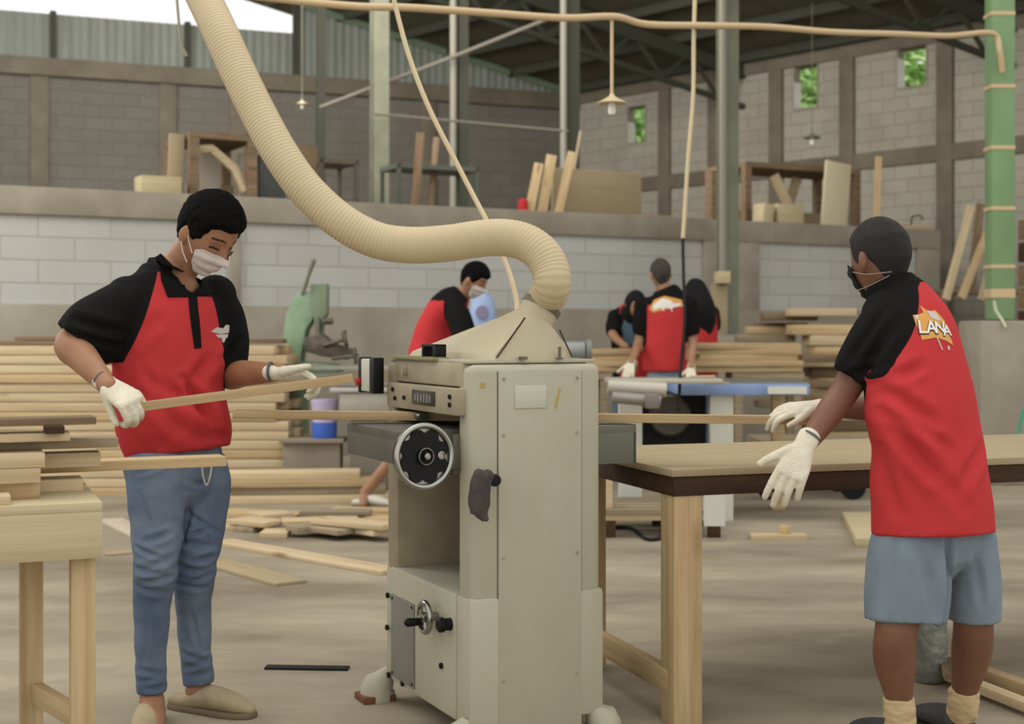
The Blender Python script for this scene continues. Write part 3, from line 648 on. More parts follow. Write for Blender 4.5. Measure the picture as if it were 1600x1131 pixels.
# ------------------------------------------------------------------ lumber stacks
ORD = ['topmost', 'second from the top', 'third from the top', 'fourth from the top', 'fifth from the top', 'sixth from the top', 'seventh from the top', 'eighth from the top', 'eighth from the bottom', 'seventh from the bottom', 'sixth from the bottom', 'fifth from the bottom', 'fourth from the bottom', 'third from the bottom', 'second from the bottom', 'lowest']
rng = random.Random(3)
Ys = 10.3; pitch = .0685
for i in range(16):
    zc = 1.085-pitch*(i+.5)
    for r in range(3):
        xr = (436-CX)*Ys/F+rng.uniform(-.05, .10)+(.10 if i > 8 else 0); xl = (-90-CX)*Ys/F+rng.uniform(-.2, .1)
        board('stacked_plank', (xl, Ys+r*.235+rng.uniform(-.012, .012), zc), (xr, Ys+r*.235+rng.uniform(-.01, .01), zc), .22, .0635, (PINE, PINE2, PINE, PINE)[(i*3+r) % 4],
              '%s layer of the big left stack, %s row' % (ORD[i], ('front', 'middle', 'rear')[r]), 'plank', 'planks in the big left stack')
for k, (x0, x1, y, zz, m, lb) in enumerate(((0, 200, 0, 1.10, PINED, 'dark weathered plank on top of the big left stack, in front'), (-60, 180, .25, 1.10, PINEG, 'grey weathered plank on top of the big left stack, behind'), (30, 150, .05, 1.135, PINED, 'short dark plank lying on the weathered planks of the left stack'), (375, 445, .1, 1.115, PINED, 'dark bark-edged offcut on the right end of the left stack'))):
    board('stacked_plank', P(x0, 500, Ys+y) - ZU*(P(x0, 500, Ys).z-zz), P(x1, 500, Ys+y)-ZU*(P(x1, 500, Ys).z-zz), .2, .032, m, lb, 'plank', 'weathered planks on the left stack')
# low planks behind the man's jeans, right of the stack
for k, (x0, x1, py, Y, z, t) in enumerate(((345, 640, 0, 9.76, .03, .06), (335, 600, 0, 9.78, .088, .05), (350, 585, 0, 9.76, .141, .05), (340, 560, 0, 9.78, .193, .05))):
    board('long_plank', ((x0-CX)*Y/F, Y, z), ((x1-CX)*Y/F, Y+.1, z), .25, t, (PINE, PINEG, PINE2, PINE)[k], '%s of the four low planks between the left stack and the machine' % ('lowest', 'second from the floor', 'third from the floor', 'topmost')[k], 'plank', 'low planks right of the left stack')
# stack behind the table saw and rough stack on the right
def rows(x0, x1, Y, z0, n, t, w, m, nm, lab, grp, jr=.06, gap=.001, nr=2, jl=.06):
    for i in range(n):
        for r in range(nr):
            z = z0+(t+gap)*(i+.5)
            lb = lab % (ORD[15-i] if i < 8 else ORD[n-1-i]); lb = lb+(' in front' if r == 0 else ' at the rear' if nr > 1 else '')
            board(nm, ((x0-CX)*Y/F+rng.uniform(-jl, jl), Y+r*w*1.04+rng.uniform(-.02, .02), z), ((x1-CX)*Y/F+rng.uniform(-jr, jr), Y+r*w*1.04+rng.uniform(-.02, .02), z), w, t, m, lb, 'plank', grp)
rows(1082, 1248, 11.35, .86, 5, .0455, .16, PINE2, 'sawn_plank', '%s plank, right neat pile by the far workers,', 'neat pile by the far workers', .03)
rows(900, 992, 11.35, .86, 4, .0455, .16, PINE2, 'sawn_plank', '%s plank, left neat pile by the far workers,', 'neat pile left of the far workers', .03)
# timber at the right: irregular baulks
k = 0; Yb = 12.6
lay = []
for i in range(13):
    z = .06+i*.095; xr = 1345+rng.uniform(-10, 60); xl = 1250-(i == 12)*20+rng.uniform(-22, 22)-(20 if i < 4 else 0)
    lay.append((xl, 1510+rng.uniform(-25, 20), z))
for i, (xl, xr, z) in enumerate(lay):
    board('timber_baulk', ((xl-CX)*Yb/F, Yb+rng.uniform(-.05, .05), z), ((xr-CX)*Yb/F, Yb+.1, z), .30, .09, (PINE2, PINE, PINE2, PINED, PINE)[i % 5], '%s rough baulk of the tall timber stack behind the leaning man' % (ORD[15-i] if i < 7 else ORD[12-i]), 'timber', 'baulks of the tall timber stack', bevel=.008)
for i, (x0, x1, y, Y, m) in enumerate(((1150, 1240, 528, 12.9, PINEG), (1165, 1232, 516, 12.9, PINE2), (1190, 1275, 495, 12.8, PINED), (1180, 1260, 510, 13.0, PINED), (1230, 1335, 488, 12.6, PINE), (1245, 1300, 600, 12.2, PINED), (1250, 1310, 560, 12.2, PINED), (1240, 1290, 640, 12.2, PINED), (1180, 1270, 630, 12.2, PINEG))):
    lb = ('grey flat baulk left of the tall timber stack', 'short warm baulk lying on the grey flat baulk', 'dark baulk with bark beside the tall timber stack', 'dark baulk behind the bark-edged one', 'pale squared log on top of the tall timber stack', 'dark end piece in the middle of the timber stack', 'dark end piece in the upper timber stack', 'dark end piece low in the timber stack', 'grey baulk on the floor left of the timber stack')[i]
    q0 = P(x0, y, Y); q1 = P(x1, y, Y); board('timber_baulk', q0, q1, .2, .07, m, lb, 'timber', 'loose baulks round the timber stack', bevel=.01)
# supports under the rows
for i, (x0, x1) in enumerate(((1132, 1240), (900, 948))):
    r = root('trestle', P((x0+x1)/2, 600, 11.7)-ZU*P(0, 600, 11.7).z, ('wooden trestle under the neat pile right of the far workers', 'wooden trestle under the neat pile left of the far workers')[i], 'trestle')
    a = (x0-CX)*11.7/F; c = (x1-CX)*11.7/F
    MB().box2((a, 11.27, .80), (c, 11.66, .855)).build('top_beam', PINEG, r)
    for x in (a+.05, c-.05):
        for y in (11.31, 11.6): MB().box2((x-.03, y-.03, 0), (x+.03, y+.03, .80)).build('leg', PINEG, r)
# shelf at the right end beyond the wall, with leaning boards
b = root('lumber_rack', (5.2, 16.6, 0), 'dark timber rack behind the tall timber stack at the right', 'rack')
for z in (.75, 1.2, 1.62): MB().box2((4.95, 16.3, z), (6.3, 17.1, z+.05)).build('shelf', PINED, b)
for x in (5.0, 6.25):
    for y in (16.35, 17.0): MB().box2((x-.04, y-.04, 0), (x+.04, y+.04, 1.65)).build('post', PINED, b)
for i, (x0, y0, x1, y1, Y, lb) in enumerate(((1478, 468, 1517, 322, 16.9, 'pale slat leaning steeply above the rack at the right'), (1502, 466, 1545, 358, 16.8, 'warm slat leaning towards the green column'), (1516, 460, 1532, 318, 17.05, 'dark slat leaning behind the two pale slats'), (1533, 470, 1556, 380, 16.6, 'short slat leaning beside the green column'))):
    board('leaning_lath', P(x0, y0, Y-1.25), P(x1, y1, Y-.95), .09, .03, (PINE, PINE2, PINED, PINEG)[i], lb, 'slat', 'slats leaning above the rack', up=(0, 1, 0))
for i in range(9):
    z = .08+i*.2; board('stored_board', ((1592-CX)*12.5/F, 12.3, .4+z), ((1640-CX)*12.5/F, 12.35, .4+z), .3, .17, (PINED, DARKW, PINED)[i % 3], '%s dark board of the stack right of the green column' % ORD[15-i if i < 5 else 8-i], 'board', 'dark boards right of the green column')
for i in range(2): MB().box2((4.45+i*.25, 12.1, 0), (4.53+i*.25, 12.5, .42)).build('bearer', PINED) ['label'] = ('left', 'right')[i]+' bearer block under the dark boards beyond the green column'
for o in list(COL.objects):
    if o.name.startswith('bearer'): o['category'] = 'block'
# ------------------------------------------------------------------ machines in the middle distance
# green mortiser
gm = root('mortising_machine', P(470, 515, 11.0)-ZU*H, 'green mortising machine with a raised lever behind the man in jeans', 'machine')
def gpoly(L, Y): return [P(x, y, Y) for x, y in L]
Yg = 10.95
b = MB(); b.prism(gpoly([(441, 754), (441, 590), (443, 520), (447, 490), (458, 465), (470, 456), (486, 456), (488, 500), (478, 515), (470, 560), (470, 590), (476, 600), (476, 754)], Yg), (0, .26, 0)); b.build('body', GREENM, gm, bevel=.012)
b = MB(); b.prism(gpoly([(485, 444), (511, 443), (511, 492), (505, 497), (503, 520), (492, 520), (490, 497), (485, 494)], Yg), (0, .14, 0)); b.build('head', mat('machine_green_dark', (116, 130, 104), .6), gm, bevel=.008)
b = MB(); b.tube([P(473, 458, Yg), P(482, 430, Yg-.05), P(490, 407, Yg-.1)], [.016, .015, .020], 10, round_caps=True); b.build('lever', STEELG, gm)
b = MB(); b.prism(gpoly([(470, 566), (525, 570), (530, 582), (470, 584)], Yg-.1), (0, .35, 0)); b.build('table', GREENM, gm, bevel=.006)
IR2 = mat('greasy_iron', (106, 98, 84), .6, var=(80, 74, 62), scale=20, metal=.3)
b = MB(); b.prism(gpoly([(473, 528), (500, 520), (520, 536), (545, 545), (558, 556), (540, 562), (500, 556), (475, 548)], Yg-.1), (0, .2, 0)); b.build('vice', IR2, gm, bevel=.01)
b = MB(); b.torus(P(539, 530, Yg-.15), (1, .2, .3), .055, .012, 24, 8); b.tube([P(539, 530, Yg-.15), P(505, 540, Yg-.1)], .016, 10); b.tube([P(539, 516, Yg-.15), P(539, 544, Yg-.15)], .012, 8); b.build('handwheel', IR2, gm)
b = MB(); b.torus(P(555, 556, Yg-.2), (1, .1, .1), .055, .012, 24, 8); b.tube([P(555, 556, Yg-.2), P(520, 560, Yg-.1)], .016, 10); b.build('handwheel', IR2, gm)
b = MB(); b.tube([P(498, 497, Yg), P(498, 524, Yg-.05)], .018, 12); b.lathe(P(512, 502, Yg-.05), (1, 0, 0), [(.025, -.04), (.025, .04)], 14); b.build('chisel_chuck', IR2, gm)
js = root('jointer', P(590, 515, 10.4)-ZU*H, 'grey metal jointer with a long table left of the planing machine', 'machine')
def jb(px0, px1, py0, py1, y0, y1, name, m, bevel=0):
    MB().box2((P(px0, 0, y0).x, y0, H+(HY-py1)*y0/F), (P(px1, 0, y0).x, y1, H+(HY-py0)*y0/F)).build(name, m, js, bevel=bevel)
jb(480, 672, 572, 577, 10.45, 10.75, 'fence_table', mat('ground_steel', (160, 156, 146), .4, metal=.3))
jb(545, 690, 581, 597, 10.42, 10.5, 'fence', mat('olive_box', (134, 122, 92), .7))
jb(520, 690, 598, 604, 10.15, 10.42, 'table', mat('ground_steel2', (132, 128, 118), .45, metal=.3), .004)
jb(515, 690, 606, 613, 10.05, 10.4, 'table_rail', mat('ground_steel3', (178, 174, 164), .4, metal=.2), .004)
jb(530, 690, 613, 652, 10.1, 10.45, 'body', mat('brushed_panel', (172, 168, 154), .32, metal=.45), .01)
jb(548, 690, 652, 775, 10.15, 10.4, 'plinth', mat('plinth_grey', (128, 120, 106), .6), .006)
bk = root('bucket', P(507, 683, 10.2), 'small tub with a pale lilac top and bright blue base beyond the wood strip', 'bucket')
c = P(507, 684, 10.2); b = MB(); b.lathe(c, ZU, [(.084, 0), (.088, .01), (.090, .115), (.0, .115)], 28); b.build('tub_base', mat('bright_blue', (64, 98, 186), .45), bk)
b = MB(); b.lathe(c, ZU, [(.085, .113), (.094, .24), (.100, .26), (.100, .28), (.0, .28)], 28); b.build('tub_top', mat('lilac', (178, 170, 196), .5), bk)
st_ = root('tool_stand', (c.x, c.y, 0), 'grey box stand under the blue and lilac tub', 'stand'); SG = mat('stand_grey', (142, 132, 116), .8, var=(128, 118, 102), scale=5)
b = MB(); b.box2((c.x-.31, c.y-.12, c.z-.03), (c.x+.15, c.y+.14, c.z)); b.build('stand_top', SG, st_, bevel=.003)
b = MB(); b.box2((c.x-.29, c.y-.08, 0), (c.x+.12, c.y+.12, c.z-.03)); b.build('stand_body', SG, st_, bevel=.005)
# light blue dust collector beside the middle worker
b = root('dust_collector', P(755, 515, 10.6)-ZU*H, 'light blue barrel-shaped dust collector behind the middle worker', 'machine')
c = P(754, 0, 10.6); c.z = 0
MB().lathe(c, ZU, [(.10, .05), (.11, .9), (.105, 1.30), (.085, 1.43), (.04, 1.48), (0, 1.49)], 24).build('barrel', BLUEL, b)
MB().box2((c.x-.16, c.y-.16, 0), (c.x+.16, c.y+.16, .06)).build('base', IRONG, b)
MB().lathe(c+V((.0, -.09, 1.33)), (0, -1, 0), [(.045, 0), (.05, .03), (.0, .032)], 20).build('inlet', mat('blue_grey', (128, 126, 150), .5), b)
# grey motor to the right of the hood
b = root('grinder', P(897, 515, 8.2)-ZU*H, 'grey bench grinder on a post right of the dust hood', 'machine')
c = P(893, 548, 8.2); mm = mat('motor_grey', (140, 142, 138), .5, metal=.2)
MB().tube([c-V((.08, 0, 0)), c+V((.08, 0, 0))], .055, 24).build('motor', mm, b, bevel=.006)
q = MB(); q.lathe(c+V((.1, 0, 0)), (1, 0, 0), [(.065, -.015), (.065, .015)], 24); q.lathe(c-V((.1, 0, 0)), (1, 0, 0), [(.065, -.015), (.065, .015)], 24); q.build('wheel_guard', mat('guard_grey', (120, 122, 118), .5), b)
MB().box2((c.x-.04, c.y-.05, 0), (c.x+.04, c.y+.05, c.z-.04)).build('post', mm, b)
MB().box2((c.x-.15, c.y-.15, 0), (c.x+.15, c.y+.15, .04)).build('base', mm, b)
# blue sliding table saw
ts = root('table_saw', P(1100, 515, 9)-ZU*H, 'blue framed sliding table saw in front of the far workers', 'machine')
x = lambda px, Y=9.0: (px-CX)*Y/F
MB().box2((x(1055), 8.8, .79), (x(1255), 9.5, .86)).build('main_table', BLUEM, ts, bevel=.004)
MB().box2((x(1085), 8.85, .86), (x(1255), 9.45, .875)).build('table_plate', mat('grey_steel_plate', (128, 126, 118), .4, metal=.5), ts)
MB().box2((x(1190), 8.75, .80), (x(1248), 8.80, .845)).build('edge_strip', WHITEM, ts)
q = MB(); q.box2((x(940), 8.45, .875), (x(1110), 8.75, .905)); q.build('sliding_table', mat('pale_alloy', (184, 178, 160), .4, metal=.3), ts, bevel=.006)
q = MB(); q.tube([V((x(940), 8.42, .86)), V((x(1025), 8.42, .84))], .045, 16); q.build('slide_tube', mat('pale_alloy2', (186, 180, 164), .4, metal=.2), ts)
q = MB(); q.tube([V((x(945), 8.35, .80)), V((x(1015), 8.35, .775))], .036, 16); q.build('slide_arm', mat('alloy', (150, 144, 136), .4, metal=.4), ts)
MB().box2((x(1008, 8.3), 8.27, .735), (x(1030, 8.3), 8.43, .82)).build('arm_head', mat('alloy2', (124, 116, 108), .5), ts, bevel=.01)
q = MB(); q.box2((x(1105), 8.85, 0), (x(1140), 8.95, .79)); q.build('leg', WHITEM, ts)
q = MB(); q.box2((x(965), 8.85, 0), (x(1000), 8.95, .79)); q.build('leg', WHITEM, ts)
q = MB(); q.box2((x(1225), 9.4, 0), (x(1245), 9.46, .79)); q.build('leg', PINE2, ts)
MB().box2((x(975), 9.0, .3), (x(1103), 9.45, .79)).build('cabinet', BLACKM, ts)
q = MB(); q.lathe((x(1045), 8.97, .655), (0, -1, 0), [(.13, 0), (.135, .02), (.12, .035), (.1, .03), (.04, .03), (.035, .05), (0, .05)], 32); q.build('flywheel', mat('dark_iron', (72, 68, 58), .4, metal=.4), ts)
MB().box2((x(1095), 8.80, .861), (x(1132), 8.83, .872)).build('table_mark', PINE, ts)
tag(board('scrap_strip', V((x(1070), 8.7, .91+.0)), V((x(1105), 8.65, .915)), .05, .012, PINE), 'short pale offcut lying on the end of the sliding table', 'offcut')
# crates and cart behind the outfeed table
ct = root('low_cart', P(1290, 515, 10)-ZU*H, 'low wooden cart on casters behind the outfeed table', 'cart')
MB().box2((x(1185, 10), 9.9, .36), (x(1390, 10), 10.5, .42)).build('deck', PINEG, ct)
for px in (1200, 1330):
    for yy in (9.95, 10.45):
        q = MB(); q.lathe((x(px, 10), yy, .09), (0, 1, 0), [(.09, -.02), (.09, .02)], 20); q.build('wheel', BLACK, ct); MB().box2((x(px, 10)-.02, yy-.035, .08), (x(px, 10)+.02, yy+.035, .36)).build('fork', IRON, ct)
pt = root('pallet', P(1000, 515, 8.3)-ZU*H, 'low white-edged pallet on the floor between the planer and the outfeed table', 'pallet')
for k in range(5): MB().box2((x(935, 8.6), 8.1+k*.13, .14), (x(1100, 8.6), 8.2+k*.13, .165)).build('deck_board', PINEG, pt)
for k in (8.12, 8.36, 8.6): MB().box2((x(935, 8.6), k, .10), (x(1100, 8.6), k+.06, .14)).build('bearer', PINE, pt)
for xx in (935, 1020, 1090):
    for k in (8.12, 8.6): MB().box2((x(xx, 8.6), k, 0), (x(xx, 8.6)+.07, k+.06, .10)).build('block', DARKW, pt)
for i, (px, py0, py1, w_) in enumerate(((948, 745, 798, 18), (1117, 768, 822, 32))):
    Y = 7.95 if i else 8.15; MB().box2((x(px-w_/2, Y), Y, H+(HY-py1)*Y/F if i else .167), (x(px+w_/2, Y), Y+.05, H+(HY-py0)*Y/F)).build('upright_board', (PINE, WHITEM)[i])
tag(bpy.data.objects['upright_board'], 'short pale board standing on the pallet right of the planer', 'board'); tag(bpy.data.objects['upright_board.001'], 'white torn board beside the thick leg of the outfeed table', 'board')
pts = [FL(945, 828), FL(985, 828), FL(1010, 845), FL(1035, 842), FL(1050, 825)]
tag(MB().tube([V(q) for q in cr([tuple(p+ZU*.012) for p in pts], 6)], .011, 8).build('floor_cable', BLACKM), 'dark cable on the floor right of the planing machine', 'cable')
# ------------------------------------------------------------------ on the mezzanine
def mz(px, py, Y): return P(px, py, Y)
ZM = 2.405
def onmez(px, back=.15):
    t = onR(px); p = R0+RD*t; k = V((px-CX, F, 0)).normalized(); return p+k*(back+.0)
def mbox(px0, px1, py0, py1, back, dep, name, m, label, cat, tilt=0, parent=None, z=None):
    """upright sheet or box on the mezzanine edge, face parallel to the wall"""
    Y = onmez((px0+px1)/2, back).y; zt = H+(HY-py0)*Y/F; zb_ = 2.432
    a = onmez(px0, back); c = onmez(px1, back); L = (c-a).length; M = frame(V((a.x, a.y, zb_)), V((c.x-a.x, c.y-a.y, 0)))
    M = M @ Matrix.Rotation(tilt, 4, 'Y'); o = MB().box2((0, 0, 0), (L, dep, zt-zb_)).build(name, m, parent, M, bevel=.003)
    if parent is None: tag(o, label, cat)
    return o
def mframe(px0, px1, py0, back, dep, label, tw=.09, mid=None):
    Y = onmez((px0+px1)/2, back).y; zt = H+(HY-py0)*Y/F; a = onmez(px0, back); c = onmez(px1, back); L = (c-a).length; h = zt-2.432
    M = frame(V((a.x, a.y, 2.432)), V((c.x-a.x, c.y-a.y, 0))); r = tag(link('crate_stand', None, None, M), label, 'frame')
    for x0 in (0, L-tw):
        for y0 in (0, dep-tw): MB().box2((x0, y0, 0), (x0+tw, y0+tw, h)).build('post', PINED, r, M)
    MB().box2((0, 0, h), (L, dep, h+.06)).build('top', PINED, r, M)
    MB().box2((tw, dep*.5, .0), (L-tw, dep*.5+.02, h*.32)).build('shelf_panel', MDF, r, M)
    return r, M, L, h
r, M, L, h = mframe(297, 402, 218, .35, .9, 'brown wooden crate frame on the mezzanine behind the head of the man in jeans')
q = MB(); q.tube([M @ V((.05, .1, h*.82)), M @ V((L*.35, .1, h*.86)), M @ V((L*.7, .1, h*.55)), M @ V((L*.86, .1, .1))], .045, 6); tag(q.build('curved_board', PINE), 'curved pale board inside the brown crate frame', 'board')
mbox(312, 345, 240, 300, .7, .05, 'grey_panel', mat('pale_panel', (176, 166, 150), .7), 'pale panel standing inside the brown crate frame', 'panel')
mbox(374, 396, 240, 300, .6, .05, 'grey_panel', mat('pale_panel', (176, 166, 150), .7), 'narrow pale panel at the right inside the brown crate frame', 'panel')
mbox(262, 285, 208, 300, .48, .06, 'leaning_board', MDF, 'tall brown board left of the crate frame', 'board', .04)
mbox(221, 284, 275, 306, .15, .25, 'wooden_box', PLY, 'small pale plywood box on the mezzanine edge left of the crate frame', 'box')
mbox(406, 446, 243, 310, .62, .4, 'dark_cabinet', mat('dark_grey_metal', (82, 84, 80), .6), 'dark grey cabinet beside the dust hose on the mezzanine', 'cabinet')
mbox(462, 496, 226, 300, .9, .04, 'leaning_board', PINED, 'brown board standing right of the dust hose on the mezzanine', 'board', .0)
def bench(px0, px1, py0, back, label, m):
    a = onmez(px0, back); c = onmez(px1, back); L = (c-a).length; Y = (a.y+c.y)/2; zt = H+(HY-py0)*Y/F; M = frame(V((a.x, a.y, 2.432)), V((c.x-a.x, c.y-a.y, 0))); r = tag(link('metal_rack', None, None, M), label, 'rack')
    h = max(zt-2.432, .2)
    for x0 in (0, L-.04):
        for y0 in (0, .5): MB().box2((x0, y0, 0), (x0+.04, y0+.04, h)).build('leg', m, r, M)
    MB().box2((0, 0, h-.05), (L, .54, h)).build('top_rail', m, r, M)
    MB().box2((0, 0, .1), (L, .54, .13)).build('lower_rail', m, r, M)
bench(500, 561, 248, 1.2, 'low dark metal rack on the mezzanine left of the pale post', mat('rack_metal', (104, 96, 78), .6))
bench(622, 748, 258, 1.6, 'long dark metal rack on the mezzanine behind the thin tube', mat('rack_metal2', (92, 96, 84), .6))
def lean(px0, py0, px1, py1, back, w_, m, label):
    a = onmez(px0, back-.15); c = onmez(px1, back); Y0 = a.y; Y1 = c.y
    p0 = P(px0, py0, Y0); p0.z = 2.43; board('leaning_plank', p0, P(px1, py1, Y1), w_, .04, m, label, 'plank', 'planks leaning on the mezzanine', up=(0, 1, 0))
lean(648, 315, 657, 208, 1.1, .09, PINED, 'dark plank leaning left of the thin tube on the mezzanine')
lean(672, 300, 682, 215, 1.9, .07, PINED, 'faint dark plank leaning just behind the thin tube')
lean(827, 330, 842, 256, .35, .10, PINE2, 'leftmost of the three planks leaning by the brown sheet')
lean(846, 332, 862, 243, .35, .11, PINE2, 'middle one of the three planks leaning by the brown sheet')
lean(872, 334, 894, 238, .3, .09, PINE2, 'plank leaning against the left edge of the brown sheet')
lean(883, 300, 907, 205, 1.3, .03, PINEG, 'very thin slat leaning behind the brown sheet')
lean(1368, 336, 1373, 245, .3, .075, PINE2, 'narrow upright slat right of the white board on the mezzanine')
mbox(864, 1002, 266, 334, .5, .04, 'brown_sheet', MDF, 'large brown fibre sheet standing on the mezzanine edge', 'sheet', .0)
c = onmez(817, .2); tag(MB().lathe(V((c.x, c.y, 2.432)), ZU, [(.05, 0), (.055, .02), (.05, .12), (.02, .14), (0, .14)], 16).build('red_can', RED), 'small red can left of the leaning planks on the mezzanine', 'can')
mbox(1006, 1055, 336, 341, .2, .3, 'flat_board', PINEG, 'thin board lying on the mezzanine edge right of the brown sheet', 'board', z=2.432)
r, M, L, h = mframe(1165, 1345, 266, .6, .8, 'brown wooden crate frame on the mezzanine right of the tall grey-green post')
for i, (a_, c_) in enumerate((((L*.28, .1, h*.9), (L*.45, .1, h*.2)), ((L*.54, .22, h*.9), (L*.42, .22, h*.15)))): board('brace_plank', M @ V(a_), M @ V(c_), .12, .03, (PINE, MDF)[i], ('pale slanted plank inside the right crate frame', 'brown slanted plank inside the right crate frame')[i], 'plank', up=(0, 1, 0))
mbox(1216, 1256, 263+56, 350, .2, .25, 'wooden_box', PLY, 'low pale box in front of the right crate frame', 'box')
mbox(1192, 1208, 317, 350, .2, .2, 'wooden_box', PLY, 'narrow pale block left of the low box on the mezzanine', 'box', .1)
mbox(1284, 1323, 250, 352, .18, .03, 'white_board', mat('white_wood', (200, 188, 156), .6), 'tall whitish board leaning on the right crate frame', 'board', .10)
mbox(1112, 1130, 270, 345, .3, .06, 'leaning_board', PINED, 'brown board behind the tall grey-green post', 'board')
c = onmez(1435, .2); tag(MB().tube([V((c.x-.1, c.y, 2.44)), V((c.x-.08, c.y, 2.6)), V((c.x+.02, c.y, 2.62)), V((c.x+.06, c.y, 2.56))], .012, 8).build('bent_rod', STEELD), 'bent dark rod on the right end of the mezzanine', 'rod')
mbox(1405, 1462, 352, 357, .1, .3, 'flat_board', PINE2, 'flat warm board lying on the right end of the mezzanine', 'board', z=2.432)
# boxes by the tall post
a = P(1113, 0, 13.9).x; c = P(1137, 0, 13.9).x
tag(MB().box2((a, 13.9, 1.15), (c, 14.0, 1.65)).build('pale_board', MDF, bevel=.003), 'pale brown board standing beside the woman in a long black headscarf', 'board')
tag(MB().box2((P(1120, 0, 13.8).x, 13.7, 1.652), (P(1139, 0, 13.8).x, 14.0, 1.77)).build('small_box', PLY, bevel=.003), 'small pale box set on top of the pale brown board', 'box')
tag(MB().box2((a-.1, 13.75, 0), (c+.15, 14.1, 1.148)).build('bench_cabinet', PLAST, bevel=.01), 'grey block bench against the tall post behind the far workers', 'bench')
# ------------------------------------------------------------------ floor debris
def fb(x0, y0, x1, y1, w_, t, m, label, z=0, nm='floor_plank', grp=None):
    p0 = FL(x0, y0, z+t/2); p1 = FL(x1, y1, z+t/2); return board(nm, p0, p1, w_, t, m, label, 'plank', grp)
fb(346, 846, 612, 893, .14, .022, PINE, 'long pale plank on the floor between the man in jeans and the planer')
fb(330, 876, 455, 911, .17, .015, MDF, 'flat brown board lying on the floor beside the right jeans leg')
fb(172, 812, 235, 842, .15, .02, mat('pinkish_board', (184, 170, 150), .7), 'greyish plank on the floor between the left table and the jeans')
fb(415, 1042, 545, 1044, .05, .008, BLACKM, 'dark strip lying alone on the floor left of the planer', nm='dark_strip')
fb(165, 866, 235, 860, .07, .01, MDF, 'thin board on the floor just behind the left table leg')
sc = [(350, 800, 470, 806, PINE2), (352, 822, 395, 822, PINE), (400, 806, 450, 802, PINE), (440, 815, 560, 812, PINE), (410, 833, 452, 833, PINE), (470, 800, 580, 800, PINEG), (500, 812, 612, 822, PINE), (520, 796, 616, 798, PINE2), (455, 826, 520, 820, PINEG), (372, 812, 430, 818, PINE), (560, 806, 618, 812, PINE2), (540, 822, 600, 832, PINE), (380, 828, 440, 812, PINEG), (480, 820, 550, 830, PINEG)]
ln = ['a warm long', 'a pale square', 'a pale tilted', 'a long pale', 'the nearest small', 'a long grey', 'a slanted pale', 'a warm long rear', 'a short grey', 'a short pale rear', 'a warm right-hand', 'a pale right front', 'a slanted grey', 'a grey front']
ln = ['rear left warm offcut', 'front left square offcut', 'short tilted offcut near the left end', 'long pale offcut in the middle', 'small offcut lying nearest the camera', 'long grey offcut at the back', 'slanted pale offcut at the right', 'warm offcut at the rear right', 'short grey offcut in the middle', 'short pale offcut behind the square one', 'warm offcut touching the right end', 'pale offcut at the front right', 'slanted grey offcut at the left', 'grey offcut at the front centre']
for i, (x0, y0, x1, y1, m) in enumerate(sc):
    fb(x0, y0, x1, y1, rng.uniform(.12, .22), rng.uniform(.026, .034), m, ln[i]+' of the scrap heap', z=(0, 0, .035, .035, 0, .035, .07, 0, .035, .035, 0, .035, 0, .035)[i], nm='offcut', grp='scrap heap left of the planer')
fb(1172, 838, 1258, 838, .11, .03, PINE, 'pale offcut lying alone under the outfeed table', nm='offcut')
fb(1220, 826, 1232, 828, .03, .05, PINE2, 'tiny warm offcut on the lone pale one under the outfeed table', z=.03, nm='offcut')
b = MB(); q = [FL(1316, 812), FL(1390, 812), FL(1400, 855), FL(1338, 855)]; tag(b.prism([p+ZU*.0 for p in q], (0, 0, .05)).build('plywood_panel', PLY, bevel=.003), 'thick pale panel on the floor behind the left leg of the man in shorts', 'panel')
r = root('slatted_pallet', FL(1560, 1060), 'pale wooden frame lying on the floor at the right edge', 'pallet')
board('rail', FL(1478, 1033, .03), FL(1660, 1098, .03), .05, .05, PINE2, parent=r)
board('rail', FL(1478, 1052, .03), FL(1650, 1120, .03), .05, .03, PINE, parent=r)
board('rail', FL(1480, 1030, .065), FL(1486, 1056, .065), .05, .02, PINED, parent=r)
# wrapped roll standing behind the man's legs
c = P(1452, 0, 4.80); WR = mat('silver_wrap', (150, 152, 144), .35, metal=.35, var=(112, 114, 108), scale=18, bump=.5, bscale=40)
b = MB(); b.lathe(V((c.x, c.y, 0)), ZU, [(.045, .004), (.056, .02), (.06, .10), (.058, .30), (.05, .42), (.0, .44)], 28)
tag(b.build('wrapped_roll', WR), 'shiny grey wrapped roll standing on the floor behind the man in shorts', 'roll')
b = MB(); b.tube([P(1598, 640, 10.2), P(1588, 690, 10.2), P(1575, 740, 10.2)], .012, 8); tag(b.build('green_rope', mat('green_rope', (70, 150, 118), .6)), 'thin green rope beside the concrete pedestal at the right edge', 'rope')
